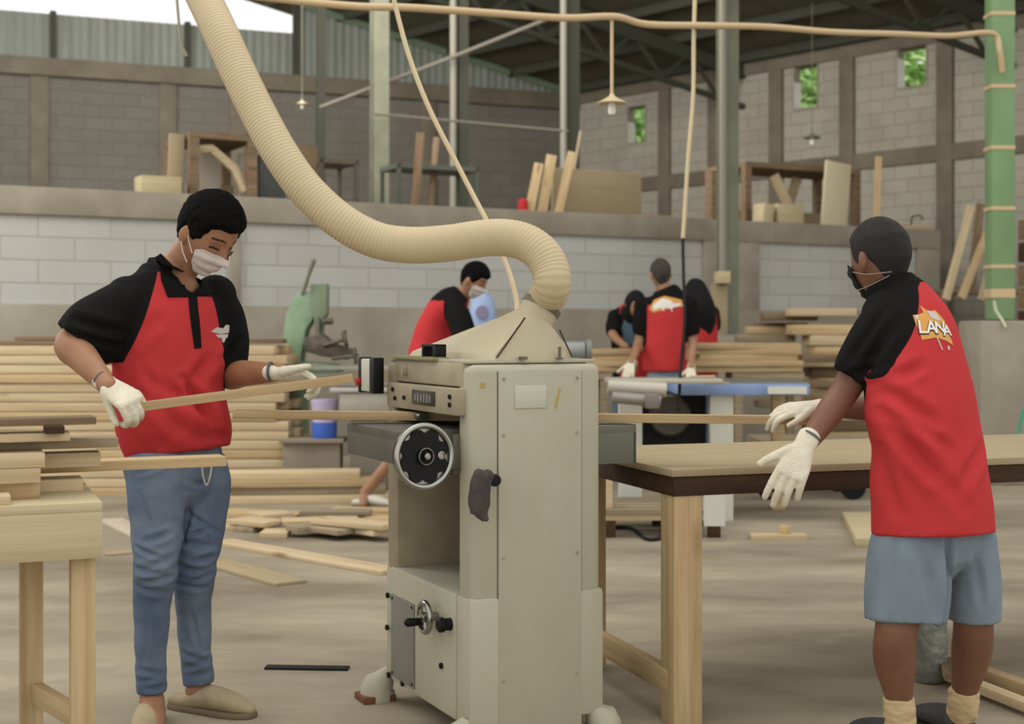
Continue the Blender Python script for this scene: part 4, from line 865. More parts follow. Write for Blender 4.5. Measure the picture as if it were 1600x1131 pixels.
# trees outside the small wall openings
LEAF = mat('leaves', (222, 244, 180), .6, var=(160, 210, 116), scale=5, rnd=.1); LEAF.node_tree.nodes['Principled BSDF'].inputs['Subsurface Weight'].default_value = 0
BARK = mat('bark', (90, 72, 52), .9)
Eo = ED.cross(ZU); Eo = Eo if Eo.x > 0 else -Eo
for i, (t, hw, z0, z1) in enumerate(wins):
    wp = CO+ED*t; c = wp+(wp.normalized())*3.6; r = root('tree', (c.x, c.y, 0), ('leafy green tree outside the small opening beside the pendant lamp', 'leafy green tree outside the middle wall opening', 'leafy green tree outside the wall opening highest at the right')[i], 'tree', 'trees outside the wall')
    MB().tube([V((c.x, c.y, 0)), V((c.x+.1, c.y, 3)), V((c.x, c.y, 4.5))], [.15, .12, .06], 10).build('trunk', BARK, r)
    vs = []; fs = []; g = random.Random(i)
    for j in range(5200):
        a = g.uniform(0, 6.283); u_ = g.uniform(-1, 1); rr_ = (g.uniform(.1, 1))**.5; d = V((math.cos(a)*math.sqrt(1-u_*u_)*1.1, math.sin(a)*math.sqrt(1-u_*u_)*1.1, u_*2.2))*rr_
        p = V((c.x, c.y, 4.6))+d; e1 = V((g.gauss(0, 1), g.gauss(0, 1), g.gauss(0, 1))).normalized()*.11; e2 = e1.orthogonal().normalized()*.055; n = len(vs); vs += [p-e1, p-e2, p+e1, p+e2]; fs.append((n, n+1, n+2, n+3))
    tag(MB().add(vs, fs).build('foliage', LEAF, r, fix=False, flat=True), kind='stuff')
# ------------------------------------------------------------------ people
def skinm(n, c, c2): 
    m = mat(n, c, .55, var=c2, scale=9, spec=.35, bump=.05, bscale=90); m.node_tree.nodes['Principled BSDF'].inputs['Subsurface Weight'].default_value = .05; return m
CLRED = mat('red_cloth', (190, 56, 53), .9, var=(182, 50, 48), scale=6, bump=.12, bscale=220, spec=.15)
CLBLACK = mat('black_cloth', (21, 20, 19), .9, bump=.15, bscale=200, spec=.12)
GLOVEM = mat('knit_glove', (222, 216, 196), .95, var=(206, 198, 176), scale=20, bump=.35, bscale=170, spec=.1)
GCUFF = mat('glove_cuff', (92, 92, 96), .9)
DENIM = mat('blue_denim', (122, 134, 148), .9, var=(88, 101, 124), scale=4.2, bump=.25, bscale=160, spec=.12, detail=6)
DENIMG = mat('grey_denim', (132, 144, 152), .92, var=(112, 124, 136), scale=4, bump=.25, bscale=180, spec=.1, detail=6)
SOCK = mat('beige_sock', (190, 168, 128), .95, bump=.3, bscale=90)
CLOG = mat('beige_clog', (176, 160, 128), .7, var=(150, 134, 106), scale=8)
CLOGS = mat('clog_sole', (120, 106, 84), .8)
HAIRM = mat('black_hair', (12, 11, 10), .95, var=(22, 20, 18), scale=60, bump=.9, bscale=190, spec=.08)
HAIRB = mat('cropped_hair', (26, 23, 21), .8, var=(42, 37, 33), scale=40, bump=.3, bscale=300, spec=.3)
HAIRG = mat('greying_hair', (72, 68, 62), .85, var=(52, 48, 44), scale=60, bump=.5, bscale=200)
EYED = mat('dark_lash', (52, 36, 28), .7)
MASKW = mat('white_mask', (206, 196, 190), .85, bump=.1, bscale=150)
MASKB = mat('black_mask', (24, 24, 24), .85)
WHITEP = mat('white_print', (222, 218, 208), .7); ORANGEP = mat('orange_print', (206, 152, 78), .7); GREYPR = mat('grey_print', (190, 184, 172), .7); INK = mat('dark_print', (60, 44, 40), .8)
SCARF = mat('black_scarf', (17, 17, 18), .9, bump=.2, bscale=60)
def two_cloth(name, c1, c2):
    """one cloth whose two dyed areas meet at the sewn seam (vertex attribute 'seam')"""
    m = mat(name, c1, .9, bump=.12, bscale=220, spec=.12); nt = m.node_tree; L = nt.links.new; b = nt.nodes['Principled BSDF']
    at = nd(nt, 'ShaderNodeAttribute'); at.attribute_name = 'seam'; gt = nd(nt, 'ShaderNodeMapRange'); gt.inputs[1].default_value = -.0008; gt.inputs[2].default_value = .0008
    mx = nd(nt, 'ShaderNodeMix', data_type='RGBA'); L(at.outputs['Fac'], gt.inputs[0]); L(gt.outputs[0], mx.inputs[0]); mx.inputs[6].default_value = rgb(c1); mx.inputs[7].default_value = rgb(c2); L(mx.outputs[2], b.inputs['Base Color']); return m
POLO = two_cloth('polo_cloth', (184, 56, 58), (21, 20, 19))
def seam(me, fn):
    a, _ = verts(me); v = fn(a).astype(np.float32); t = me.attributes.new('seam', 'FLOAT', 'POINT'); t.data.foreach_set('value', v)
def hframe(c, fwd, up=ZU):
    f = Vector(fwd).normalized(); u = Vector(up); u = (u-f*u.dot(f)).normalized(); r = f.cross(u)
    M = Matrix((r, f, u)).transposed().to_4x4(); M.translation = c; return M          # columns: right, forward, up
def g2(a, b): return math.exp(-(a*a+b*b))
def headpt(az, el, off=0.0, hair=None):
    """point of a head in its own frame (x right, y forward, z up; chin near z=-.115)"""
    d = Vector((math.sin(az)*math.cos(el), math.cos(az)*math.cos(el), math.sin(el)))
    x, y, z = d.x*.075, d.y*.095, d.z*.118
    t = min(max(-z/.118, 0), 1); f = max(d.y, 0)
    x *= 1-.30*t**1.6
    if y < 0: y *= 1-.45*t
    else: y *= 1-.10*t
    if y > 0: y -= .006*f*g2(z/.05, 0)
    if d.y > 0:
        y += .024*g2(x/.011, (z+.022)/.018)+.010*g2(x/.008, (z-.004)/.022)
        y += .005*g2(x/.04, (z-.03)/.010)-.010*(g2((x-.032)/.016, (z-.008)/.012)+g2((x+.032)/.016, (z-.008)/.012))
        y += .006*g2(x/.022, (z+.058)/.007)+.005*g2(x/.022, (z+.072)/.006)-.004*g2(x/.02, (z+.065)/.003)+.010*g2(x/.02, (z+.10)/.014)
        y += .004*(g2((x-.045)/.02, (z+.03)/.02)+g2((x+.045)/.02, (z+.03)/.02))
    p = Vector((x, y, z)); q = Vector((d.x/.9, d.y, d.z/1.1)).normalized()
    if hair: off = hair(x, y, z)
    return p+q*off
def headmesh(mb, M, off=0.0, hair=None, n=56, k=40):
    rs = []
    for i in range(k+1):
        el = -math.pi/2+math.pi*min(max(i/k, .012), .988); rs.append([M @ headpt(2*math.pi*j/n, el, off, hair) for j in range(n)])
    mb.rings(rs)
def hairfn(th, line=0.0, inset=-.008):
    def f(x, y, z):
        a = math.degrees(abs(math.atan2(x/.075, y/.095)))
        zl = float(np.interp(a, [0, 35, 52, 66, 80, 96, 112, 135, 180], [.058, .060, .050, .005, -.012, .012, -.022, -.062, -.086]))
        s = min(max((z-zl-line)/.012+.5, 0), 1); s = s*(.5+.5*min(max((z+.01)/.07, 0), 1)) if s > .98 else s*.55; return inset+(th-inset)*s
    return f
def ear(mb, M, sx):
    E = M @ Matrix.Translation((sx*.076, -.006, -.010)) @ Matrix.Rotation(sx*.35, 4, 'Z') @ Matrix.Rotation(-.15, 4, 'X')
    mb.ball(E @ V((sx*.006, 0, .006)), (.008, .019, .030), E, 14, 10); mb.ball(E @ V((0, .008, -.018)), (.008, .009, .013), E, 12, 8)
def hand(mb, w, d, n, thumb, curl=(.5, .6, .5), spread=.10, s=1.0, r=.0098, tdir=(.55, .75, -.25), palm=.088, curls=None, tcurl=.3):
    """gloved hand: w wrist, d towards the fingertips, n out of the back of the hand, thumb=+1/-1 side"""
    d = Vector(d).normalized(); n = Vector(n); n = (n-d*n.dot(d)).normalized(); t = d.cross(n)*thumb; w = Vector(w)
    mb.tube([w-d*.03*s, w, w+d*.03*s, w+d*.06*s, w+d*palm*s], [(.030*s, .023*s), (.029*s, .021*s), (.036*s, .019*s), (.042*s, .017*s), (.041*s, .013*s)], 20, ref=t, round_caps=True)
    for i in range(4):
        a = (1.5-i)*spread; c = curls[i] if curls else curl
        b = w+d*(palm-.006+(.004, .008, .004, -.006)[i])*s+t*(1.5-i)*.0215*s
        f = (d*math.cos(a)+t*math.sin(a)).normalized(); ln = (.040, .045, .041, .032)[i]*s; pts = [b-f*.015*s, b]; ang = 0
        for j in range(3):
            ang += c[j]; dd = f*math.cos(ang)-n*math.sin(ang); b = b+dd*ln*(1, .66, .5)[j]; pts.append(b)
        q = r*s; mb.tube([V(x) for x in cr([tuple(p) for p in pts], 3)], [q*1.12]*4+[q*1.08]*3+[q]*3+[q*.95]*2+[q*.85], 12, round_caps=True)
    b = w+d*.022*s+t*.026*s; dd = (d*tdir[0]+t*tdir[1]+n*tdir[2]).normalized(); p1 = b+dd*.040*s
    d2_ = (dd*math.cos(tcurl)+d*math.sin(tcurl)).normalized(); p2 = p1+d2_*.030*s; p3 = p2+(d2_+d*.25).normalized()*.022*s
    mb.tube([b-dd*.01*s, b, p1, p2, p3], [.014*s, .0165*s, .0125*s, .0108*s, .0092*s], 12, round_caps=True)
def limb(mb, pts, rad, ref=None, k=5, n=20, rc=True):
    rad = [(q, q) if isinstance(q, (int, float)) else q for q in rad]
    mb.tube([V(q) for q in cr([tuple(p) for p in pts], k)], [tuple(q) for q in cr(rad, k)], n, ref=ref, round_caps=rc)
def clog(parent, ankle, fwd, s=1.0, m=CLOG, ms=CLOGS, name='clog'):
    f = V((fwd[0], fwd[1], 0)).normalized(); sd = f.cross(ZU); a = V((ankle[0], ankle[1], 0)); mb = MB()
    pts = [a-f*.075*s+ZU*.028, a-f*.03*s+ZU*.03, a+f*.04*s+ZU*.045, a+f*.10*s+ZU*.043, a+f*.16*s+ZU*.034, a+f*.20*s+ZU*.024]
    limb(mb, pts, [(.030, .022), (.036, .026), (.042, .040), (.046, .036), (.042, .026), (.022, .014)], ref=sd)
    me = remesh(mb, .005, 4, name, [m]); o = place(name, me, parent)
    mb = MB(); out = [(-.095, 0), (-.085, .028), (-.03, .036), (.04, .040), (.11, .048), (.17, .043), (.21, .02), (.215, 0), (.21, -.022), (.17, -.043), (.11, -.046), (.04, -.036), (-.03, -.034), (-.085, -.027)]
    mb.prism([a+f*x*s+sd*y*s+ZU*.0 for x, y in out], (0, 0, .018)); mb.build('sole', ms, o, bevel=.004); return o
def strap(p0, p1, p2, r, m, parent, name='mask_strap'):
    mb = MB().tube([V(q) for q in cr([tuple(p0), tuple(p1), tuple(p2)], 6)], r, 8); return mb.build(name, m, parent)
def maskmesh(M, m, parent, a=66, z0=-.112, z1=-.006, pl=3):
    vs = []; fs = []; n = 26; k = 22
    for side in (0, 1):
        for i in range(k+1):
            z = z0+(z1-z0)*i/k
            for j in range(n+1):
                az = math.radians(-a+2*a*j/n); el = math.asin(max(-1, min(1, z/.118*.985))); e = abs(2*j/n-1)
                p = headpt(az, el, 0); p.y += .004*(1-e**2); q = V((p.x, p.y, 0)).normalized()
                pleat = .0025*math.sin((i/k)*math.pi*2*pl)*(1-e**4); w = .010+pleat-(.004 if side else 0)
                if e > .8: p.z = p.z+( -.055-p.z)*(e-.8)*1.6
                vs.append(M @ (p+q*w))
    o = (k+1)*(n+1)
    for i in range(k):
        for j in range(n):
            q = i*(n+1)+j; fs.append((q, q+1, q+n+2, q+n+1)); fs.append((o+q, o+q+n+1, o+q+n+2, o+q+1))
    bd = [j for j in range(n+1)]+[i*(n+1)+n for i in range(1, k+1)]+[k*(n+1)+j for j in range(n-1, -1, -1)]+[i*(n+1) for i in range(k-1, 0, -1)]
    for i in range(len(bd)):
        a_, b_2 = bd[i], bd[(i+1) % len(bd)]; fs.append((a_, o+a_, o+b_2, b_2))
    return MB().add(vs, fs).build('face_mask', m, parent, sharp=60)
def body(spec, parent, vox=.006):
    """one continuous surface: head, neck, torso, arms, legs"""
    mb = MB(); M = spec['head']; headmesh(mb, M); ear(mb, M, 1); ear(mb, M, -1); sd = spec['side']
    limb(mb, spec['neck'], spec.get('neckr', [.058, .054, .052]), ref=sd)
    limb(mb, [q[0] for q in spec['torso']], [(q[1], q[2]) for q in spec['torso']], ref=sd, n=28)
    for pts, rad in spec['limbs']: limb(mb, pts, rad)
    me = remesh(mb, vox, 3, 'body', [spec['skin'], EYED]); Mi = np.array(M.inverted())
    def fn(c):
        q = c @ Mi[:3, :3].T+Mi[:3, 3]; x, y, z = np.abs(q[:, 0]), q[:, 1], q[:, 2]
        brow = (y > .05) & (np.abs(z-.031-.004*np.sin(x*60)) < .0034) & (x > .014) & (x < .05)
        eye = (y > .05) & (np.abs(z-.004-(x-.032)**2*-6) < .0032) & (x > .018) & (x < .046); return (brow | eye).astype(int)
    classify(me, fn); return place('body', me, parent)
def cloth(name, build, mats, parent, vox=.007, sm=5, fn=None, fl=[], wr=None, cut=None):
    mb = MB(); build(mb); me = remesh(mb, vox, sm, name, mats)
    if fl or wr: folds(me, fl, wr)
    if cut:
        bm = bmesh.new(); bm.from_mesh(me); bmesh.ops.delete(bm, geom=[f for f in bm.faces if cut(f.calc_center_median())], context='FACES'); bm.to_mesh(me); bm.free()
    if fn: seam(me, fn)
    o = place(name, me, parent); return o
def hairmesh(M, parent, fn, m, vox=.005, amp=.0, name='hair'):
    mb = MB(); headmesh(mb, M, 0, fn); me = remesh(mb, vox, 2, name, [m])
    if amp: folds(me, [], (amp, (55, 55, 55)))
    return place(name, me, parent)
def solid(o, t):
    q = o.modifiers.new('thick', 'SOLIDIFY'); q.thickness = t; q.offset = 1; return o
def lerp3(z, z0, a, z1, b): return a+(b-a)*np.clip((z-z0)/(z1-z0), 0, 1)
def pxpoly(L, o, Y): return [((x-CX)*Y/F-o.x, H-(y-HY)*Y/F-o.z) for x, y in L]
# ---------------- the man in jeans, left
p1 = root('person', (P(270, 0, 4.38).x, 4.38, 0), 'person in blue jeans and a red and black polo holding a wood strip', 'person')
SK1 = skinm('skin_brown', (158, 116, 86), (146, 104, 76))
sd1 = V((.82, .57, 0)).normalized(); fh = V((.83, -.56, 0)); pt = .68
hd1 = hframe(P(324, 366, 4.36), fh*math.cos(pt)-ZU*math.sin(pt), fh*math.sin(pt)+ZU*math.cos(pt)) @ Matrix.Scale(1.06, 4)
rs, re_, rw = P(200, 468, 4.32), P(110, 537, 4.22), P(163, 597, 4.06)
ls, le, lw = P(336, 462, 4.48), P(356, 584, 4.50), P(428, 582, 4.28)
tor = [(P(276, 740, 4.39), .11, .08), (P(274, 690, 4.39), .125, .085), (P(270, 620, 4.4), .15, .10), (P(267, 550, 4.4), .16, .11), (P(265, 490, 4.4), .165, .105), (P(266, 450, 4.4), .13, .075), (P(270, 428, 4.4), .07, .06)]
lk = [P(245, 720, 4.32), P(243, 800, 4.30), P(243, 880, 4.24), P(238, 960, 4.26), P(237, 1040, 4.27), P(237, 1095, 4.27)]
rk = [P(312, 720, 4.44), P(313, 800, 4.43), P(311, 870, 4.38), P(304, 950, 4.42), P(308, 1040, 4.44), P(312, 1080, 4.44)]
body(dict(head=hd1, side=sd1, neck=[P(266, 445, 4.42), P(282, 415, 4.41), P(306, 385, 4.39)], torso=tor, skin=SK1, neckr=[.066, .06, .056],
     limbs=[([rs, (rs+re_)/2, re_, re_.lerp(rw, .35), rw, rw+(rw-re_)*.12], [.058, .052, .047, .046, .030, .028]),
            ([ls, (ls+le)/2, le, le.lerp(lw, .35), lw, lw+(lw-le)*.12], [.055, .05, .044, .042, .029, .027]),
            (lk, [.07, .058, .040, .038, .032, .036]), (rk, [.07, .058, .040, .038, .032, .036]),
            ([P(237, 1092, 4.27), P(240, 1112, 4.22), FL(243, 1135, .03)], [.038, .036, .03]), ([P(308, 1078, 4.44), P(330, 1090, 4.42), P(365, 1098, 4.39)], [.038, .036, .03])]), p1, .0042)
hairmesh(hd1, p1, hairfn(.023, .004), HAIRM, .0045, .0035)
mk = maskmesh(hd1, MASKW, p1, 60, -.108, -.008)
for z0 in (-.022, -.088): strap(hd1 @ V((.070, .045, (z0-.055)/2-.0)), hd1 @ V((.079, .02, z0*.6)), hd1 @ V((.083, -.002, .012 if z0 > -.05 else -.03)), .0018, MASKW, mk)
def sh1(mb):
    limb(mb, [P(278, 706, 4.385), P(273, 668, 4.39), P(268, 610, 4.4), P(267, 550, 4.4), P(264, 490, 4.4), P(262, 455, 4.4), P(262, 432, 4.41), P(264, 420, 4.415)], [(.163, .128), (.180, .14), (.170, .126), (.178, .128), (.186, .122), (.158, .098), (.10, .082), (.078, .072)], ref=sd1, n=36, rc=False)
    limb(mb, [P(222, 462, 4.34), P(190, 480, 4.30), P(150, 508, 4.26), P(122, 535, 4.24)], [.062, .080, .092, .084], n=26, rc=False)
    limb(mb, [P(200, 505, 4.33), P(178, 530, 4.3), P(160, 545, 4.27)], [.06, .055, .045], n=20)
    mb.ball(ls, .070); mb.ball(rs, .072)
    limb(mb, [P(325, 462, 4.46), P(346, 490, 4.49), P(356, 535, 4.5), P(356, 578, 4.49)], [.060, .070, .066, .058], n=24, rc=False)
def fs1(px, py, dy=-.10): return tuple(P(px, py, 4.4+dy))
def vcut(c):
    x = c.x*F/c.y+CX; y = HY-(c.z-H)*F/c.y; return c.y < 4.42 and y < 456 and abs(x-299) < (460-y)*.85 and y > 405
o1 = np.array(P(268, 0, 4.4)); sdn = np.array(sd1)
def col1(c):
    s = (c-o1) @ sdn; z = c[:, 2]; ra, _ = segdist(c, tuple(rs), tuple(re_)); la, _ = segdist(c, tuple(ls), tuple(le))
    r = np.maximum(np.minimum(-s-lerp3(z, 1.10, .172, 1.385, .064), z-1.10), np.minimum(.115-ra, -s-.165))
    l = np.maximum(np.minimum(s-lerp3(z, 1.08, .150, 1.37, .085), z-1.08), np.minimum(np.minimum(.080-la, s-.145), z-.98))
    v = np.where(c[:, 1] < 4.42, np.minimum(z-1.302, .040+(z-1.30)*.62-np.abs(c[:, 0]+.979)), -1.0)
    return np.maximum(np.maximum(np.maximum(r, l), v), z-1.378)
shirt1 = cloth('polo_shirt', sh1, [POLO], p1, .006, 4, col1,
    [(fs1(195, 575, -.02), fs1(285, 665), .022, .027), (fs1(200, 610, -.02), fs1(262, 690), .018, .020), (fs1(300, 610), fs1(345, 690, -.05), .016, .022), (fs1(285, 590), fs1(335, 660, -.07), .013, .015),
     (fs1(205, 640, -.04), fs1(340, 690), .024, .012), (fs1(225, 585, -.08), fs1(320, 640), .022, .010), (fs1(250, 500), fs1(215, 545, -.05), .02, .017), (fs1(325, 560, -.07), fs1(300, 600), .018, .015), (fs1(230, 560, -.08), fs1(260, 640), .015, .013), (fs1(200, 560, -.03), fs1(205, 670, -.03), .015, .017),
     (tuple(P(190, 520, 4.22)), tuple(P(120, 500, 4.18)), .016, .017), (tuple(P(185, 540, 4.22)), tuple(P(110, 520, 4.16)), .013, .013), (tuple(P(350, 560, 4.44)), tuple(P(372, 530, 4.44)), .012, .013)], (.005, (9, 9, 7)), cut=vcut)
tgt = (shirt1.data, WM[shirt1.name]); oo = P(290, 500, 4.3)
decal('placket', tgt, [pxpoly([(291, 458), (303, 458), (309, 500), (312, 544), (303, 545), (297, 500)], oo, 4.3)], oo, (1, 0, 0), ZU, CLBLACK, shirt1, .003, 'black button strip')
def collar(mb): limb(mb, [P(262, 440, 4.415), P(265, 425, 4.415), P(268, 410, 4.41)], [(.088, .084), (.078, .076), (.072, .070)], ref=sd1, n=28, rc=False)
cl = cloth('collar', collar, [CLBLACK], shirt1, .005, 2)
solid(decal('collar_flap', tgt, [pxpoly([(243, 402), (252, 396), (282, 426), (305, 456), (297, 463), (264, 464), (252, 436)], oo, 4.3)], oo, (1, 0, 0), ZU, CLBLACK, shirt1, .006), .004)
solid(decal('collar_flap', tgt, [pxpoly([(299, 457), (309, 434), (322, 430), (325, 456), (306, 460)], oo, 4.3)], oo, (1, 0, 0), ZU, CLBLACK, shirt1, .006), .004)
decal('emblem', tgt, [pxpoly(q, oo, 4.3) for q in ([(323, 518), (330, 511), (336, 513), (340, 507), (345, 508), (344, 520), (334, 522)], [(328, 523), (343, 522), (342, 528), (332, 528)], [(335, 528), (340, 528), (338, 536), (336, 534)])], oo, (1, 0, 0), ZU, GREYPR, shirt1, .002, 'small pale chest emblem')
def jn(mb):
    limb(mb, [P(243, 715, 4.33), P(244, 760, 4.31), P(244, 820, 4.29), P(243, 880, 4.25), P(237, 950, 4.27), P(236, 1030, 4.27), P(237, 1082, 4.27)], [(.105, .10), (.090, .095), (.078, .082), (.066, .064), (.056, .058), (.047, .050), (.043, .047)], n=28, rc=False)
    limb(mb, [P(308, 722, 4.44), P(317, 760, 4.44), P(314, 820, 4.42), P(306, 880, 4.38), P(302, 950, 4.42), P(307, 1030, 4.44), P(311, 1068, 4.44)], [(.092, .09), (.088, .092), (.076, .08), (.066, .064), (.056, .058), (.048, .050), (.050, .050)], n=28, rc=False)
    limb(mb, [P(278, 684, 4.39), P(278, 712, 4.39), P(279, 750, 4.39)], [(.125, .09), (.142, .105), (.12, .11)], ref=sd1, n=30)
jf = []; jr = random.Random(5)
for leg, (xa, xb, Yk, ys) in enumerate(((212, 272, 4.20, (838, 862, 878, 893, 905, 922)), (280, 340, 4.33, (830, 850, 872, 888, 902, 918)))):
    for k, y in enumerate(ys):
        sl = jr.uniform(6, 22)*(1 if k % 2 else -1); x0 = xa-6 if k % 2 else xa+jr.uniform(6, 18); x1 = xb-jr.uniform(4, 20) if k % 2 else xb+6
        jf.append((tuple(P(x0, y-sl/2, Yk)), tuple(P(x1, y+sl/2, Yk)), jr.uniform(.007, .011), jr.uniform(.007, .011)))
for x0, y0, x1, y1, Yk in ((216, 1046, 262, 1058, 4.22), (212, 1066, 250, 1060, 4.22), (225, 1074, 262, 1078, 4.22), (286, 1020, 336, 1040, 4.39), (284, 1046, 330, 1030, 4.39), (296, 1056, 338, 1052, 4.39), (284, 745, 352, 770, 4.32), (290, 800, 345, 838, 4.34), (212, 740, 262, 722, 4.22), (216, 770, 240, 840, 4.2), (300, 775, 285, 850, 4.34), (228, 960, 222, 1040, 4.2), (300, 950, 312, 1020, 4.38)):
    jf.append((tuple(P(x0, y0, Yk)), tuple(P(x1, y1, Yk)), .009, .007))
cloth('jeans', jn, [DENIM], p1, .0055, 4, None, jf, (.004, (14, 14, 22)))
pts = [P(318, 712, 4.27), P(316, 735, 4.27), P(322, 758, 4.28), P(328, 745, 4.28), P(331, 722, 4.29), P(326, 712, 4.28)]
MB().tube([V(q) for q in cr([tuple(p) for p in pts], 5)]+[], .0028, 8).build('drawstring', mat('cord', (186, 180, 164), .8), p1)
clog(p1, FL(237, 1131, 0)-V((0, .0, 0)), (.12, -.9), 1.0); clog(p1, P(305, 0, 4.44), (.93, -.42), 1.05)
# gloves
def glove(name, fn, parent, wrist, dirn, r=.032, vox=.0032):
    mb = MB(); fn(mb); me = remesh(mb, vox, 3, name, [GLOVEM]); o = place(name, me, parent)
    d = Vector(dirn).normalized(); w = Vector(wrist)
    MB().tube([w-d*.034, w-d*.028], [r-.003, r-.003], 20).build('glove_cuff', GCUFF, o); return o
glove('glove', lambda mb: hand(mb, P(170, 602, 4.05), P(213, 634, 3.99)-P(170, 602, 4.05), V((.35, -.75, .62)), 1, curls=[(.9, 1.1, .7)]*4, spread=.03, s=1.04, tdir=(.8, .35, -.75), palm=.10), p1, P(170, 602, 4.05), P(213, 634, 3.99)-P(170, 602, 4.05), .033)
glove('glove', lambda mb: hand(mb, P(436, 584, 4.25), V((.96, -.16, -.10)), V((.0, .42, .9)), 1, curls=[(.45, .9, .9), (.5, 1.0, .9), (.55, 1.0, .9), (.6, 1.0, .9)], spread=.05, s=1.0, tdir=(.93, .42, .12), tcurl=.05), p1, P(438, 580, 4.24), V((1, -.2, 0)), .032)
# ---------------- the man in grey shorts, right
p2 = root('person', (P(1460, 0, 3.98).x, 3.98, 0), 'person in grey denim shorts leaning over the outfeed table, back turned', 'person')
SK2 = skinm('skin_dark_brown', (122, 84, 64), (110, 74, 56))
sd2 = V((.86, .50, 0)).normalized(); f2 = V((-.58, .81, 0)).normalized()
hd2 = hframe(P(1375, 407, 4.12), f2*math.cos(.10)-ZU*math.sin(.10), ZU*math.cos(.1)+f2*math.sin(.1))
s2l, e2l, w2l = P(1385, 492, 4.04), P(1322, 608, 4.02), P(1262, 692, 3.90)
s2r, e2r, w2r = P(1446, 512, 4.20), P(1400, 640, 4.36), P(1278, 636, 4.36)
tor2 = [(P(1458, 850, 3.98), .11, .085), (P(1456, 780, 3.98), .12, .09), (P(1445, 690, 3.98), .145, .10), (P(1430, 590, 4.0), .15, .10), (P(1418, 520, 4.05), .145, .095), (P(1405, 475, 4.1), .11, .08), (P(1394, 450, 4.12), .06, .06)]
l1 = [P(1418, 850, 3.95), P(1412, 920, 3.94), P(1400, 985, 3.90), P(1398, 1030, 3.93), P(1405, 1095, 3.95), P(1408, 1140, 3.96)]
l2 = [P(1515, 850, 4.03), P(1520, 910, 4.03), P(1521, 975, 4.02), P(1518, 1020, 4.06), P(1507, 1080, 4.1), P(1504, 1120, 4.12)]
body(dict(head=hd2, side=sd2, neck=[P(1396, 462, 4.13), P(1388, 440, 4.13), P(1384, 420, 4.13)], torso=tor2, skin=SK2, neckr=[.066, .060, .058],
     limbs=[([s2l, (s2l+e2l)/2, e2l, e2l.lerp(w2l, .4), w2l], [.058, .050, .042, .040, .027]), ([s2r, (s2r+e2r)/2, e2r, e2r.lerp(w2r, .4), w2r], [.056, .05, .042, .038, .027]),
            (l1, [.07, .066, .058, .059, .037, .035]), (l2, [.06, .058, .056, .057, .037, .035]),
            ([P(1408, 1135, 3.96), P(1404, 1158, 3.98), P(1400, 1162, 4.05)], [.035, .036, .03]), ([P(1504, 1118, 4.12), P(1502, 1138, 4.15), P(1496, 1136, 4.22)], [.035, .036, .03])]), p2, .0048)
hairmesh(hd2, p2, hairfn(.012, -.004), HAIRB, .0045)
mk = maskmesh(hd2, MASKB, p2, 60); MASTR = mat('grey_elastic', (150, 140, 128), .8)
strap(hd2 @ V((-.070, .045, -.03)), hd2 @ V((-.084, -.02, -.045)), hd2 @ V((-.05, -.078, -.045)), .0013, MASTR, mk)
strap(hd2 @ V((-.062, .045, -.085)), hd2 @ V((-.072, -.01, -.078)), hd2 @ V((-.05, -.07, -.055)), .0013, MASTR, mk)
def sh2(mb):
    limb(mb, [P(1458, 832, 3.975), P(1456, 780, 3.98), P(1450, 700, 3.98), P(1440, 625, 3.99), P(1428, 560, 4.02), P(1420, 510, 4.06), P(1406, 472, 4.1), P(1396, 450, 4.12), P(1393, 442, 4.125)], [(.187, .150), (.184, .145), (.176, .13), (.172, .125), (.165, .12), (.150, .108), (.112, .092), (.078, .074), (.07, .068)], ref=sd2, n=36, rc=False)
    limb(mb, [P(1400, 480, 4.06), P(1385, 508, 4.02), P(1362, 545, 4.01), P(1340, 572, 4.01), P(1329, 590, 4.01)], [.065, .078, .078, .066, .056], n=26, rc=False)
    mb.ball(s2l, .072); mb.ball(s2r, .072)
    limb(mb, [P(1440, 505, 4.18), P(1452, 548, 4.25), P(1430, 600, 4.30), P(1395, 625, 4.34)], [.065, .072, .066, .055], n=24, rc=False)
o2 = np.array(P(1430, 0, 4.0)); sdn2 = np.array(sd2)
def col2(c):
    la, _ = segdist(c, tuple(P(1385, 492, 4.03)), tuple(P(1325, 597, 4.01))); ra, _ = segdist(c, tuple(P(1462, 540, 4.25)), tuple(P(1395, 625, 4.36)))
    s = (c-o2) @ sdn2; z = c[:, 2]; w = np.interp(z, [1.0, 1.032, 1.066, 1.12, 1.191, 1.245, 1.32, 1.345, 1.36], [-.19, -.175, -.164, -.130, -.074, -.036, .018, .06, .3])
    return np.maximum(np.maximum(w-s, np.minimum(.074-la, -s-.10)) if False else np.maximum(np.minimum(w-s, z-.99), np.minimum(.070-la, -s-.115)), np.minimum(.082-ra, c[:, 1]-4.22))
def fs2(px, py, dy=-.115): return tuple(P(px, py, 3.99+dy))
shirt2 = cloth('polo_shirt', sh2, [POLO], p2, .006, 4, col2,
    [(fs2(1370, 605, -.06), fs2(1450, 660), .022, .023), (fs2(1368, 625, -.05), fs2(1445, 740), .020, .025), (fs2(1380, 640, -.08), fs2(1480, 700), .016, .017), (fs2(1400, 590, -.09), fs2(1440, 570), .016, .013),
     (fs2(1420, 700), fs2(1500, 790), .022, .013), (fs2(1370, 700, -.06), fs2(1400, 800), .018, .013), (fs2(1530, 700, -.06), fs2(1490, 760), .02, .013),
     (tuple(P(1400, 500, 3.96)), tuple(P(1350, 570, 3.95)), .016, .013), (tuple(P(1380, 570, 3.95)), tuple(P(1335, 585, 3.95)), .012, .011), (tuple(P(1385, 480, 3.97)), tuple(P(1330, 560, 3.96)), .012, .010)], (.004, (8, 8, 6)))
tg2 = (shirt2.data, WM[shirt2.name]); oo = P(1462, 510, 3.9)
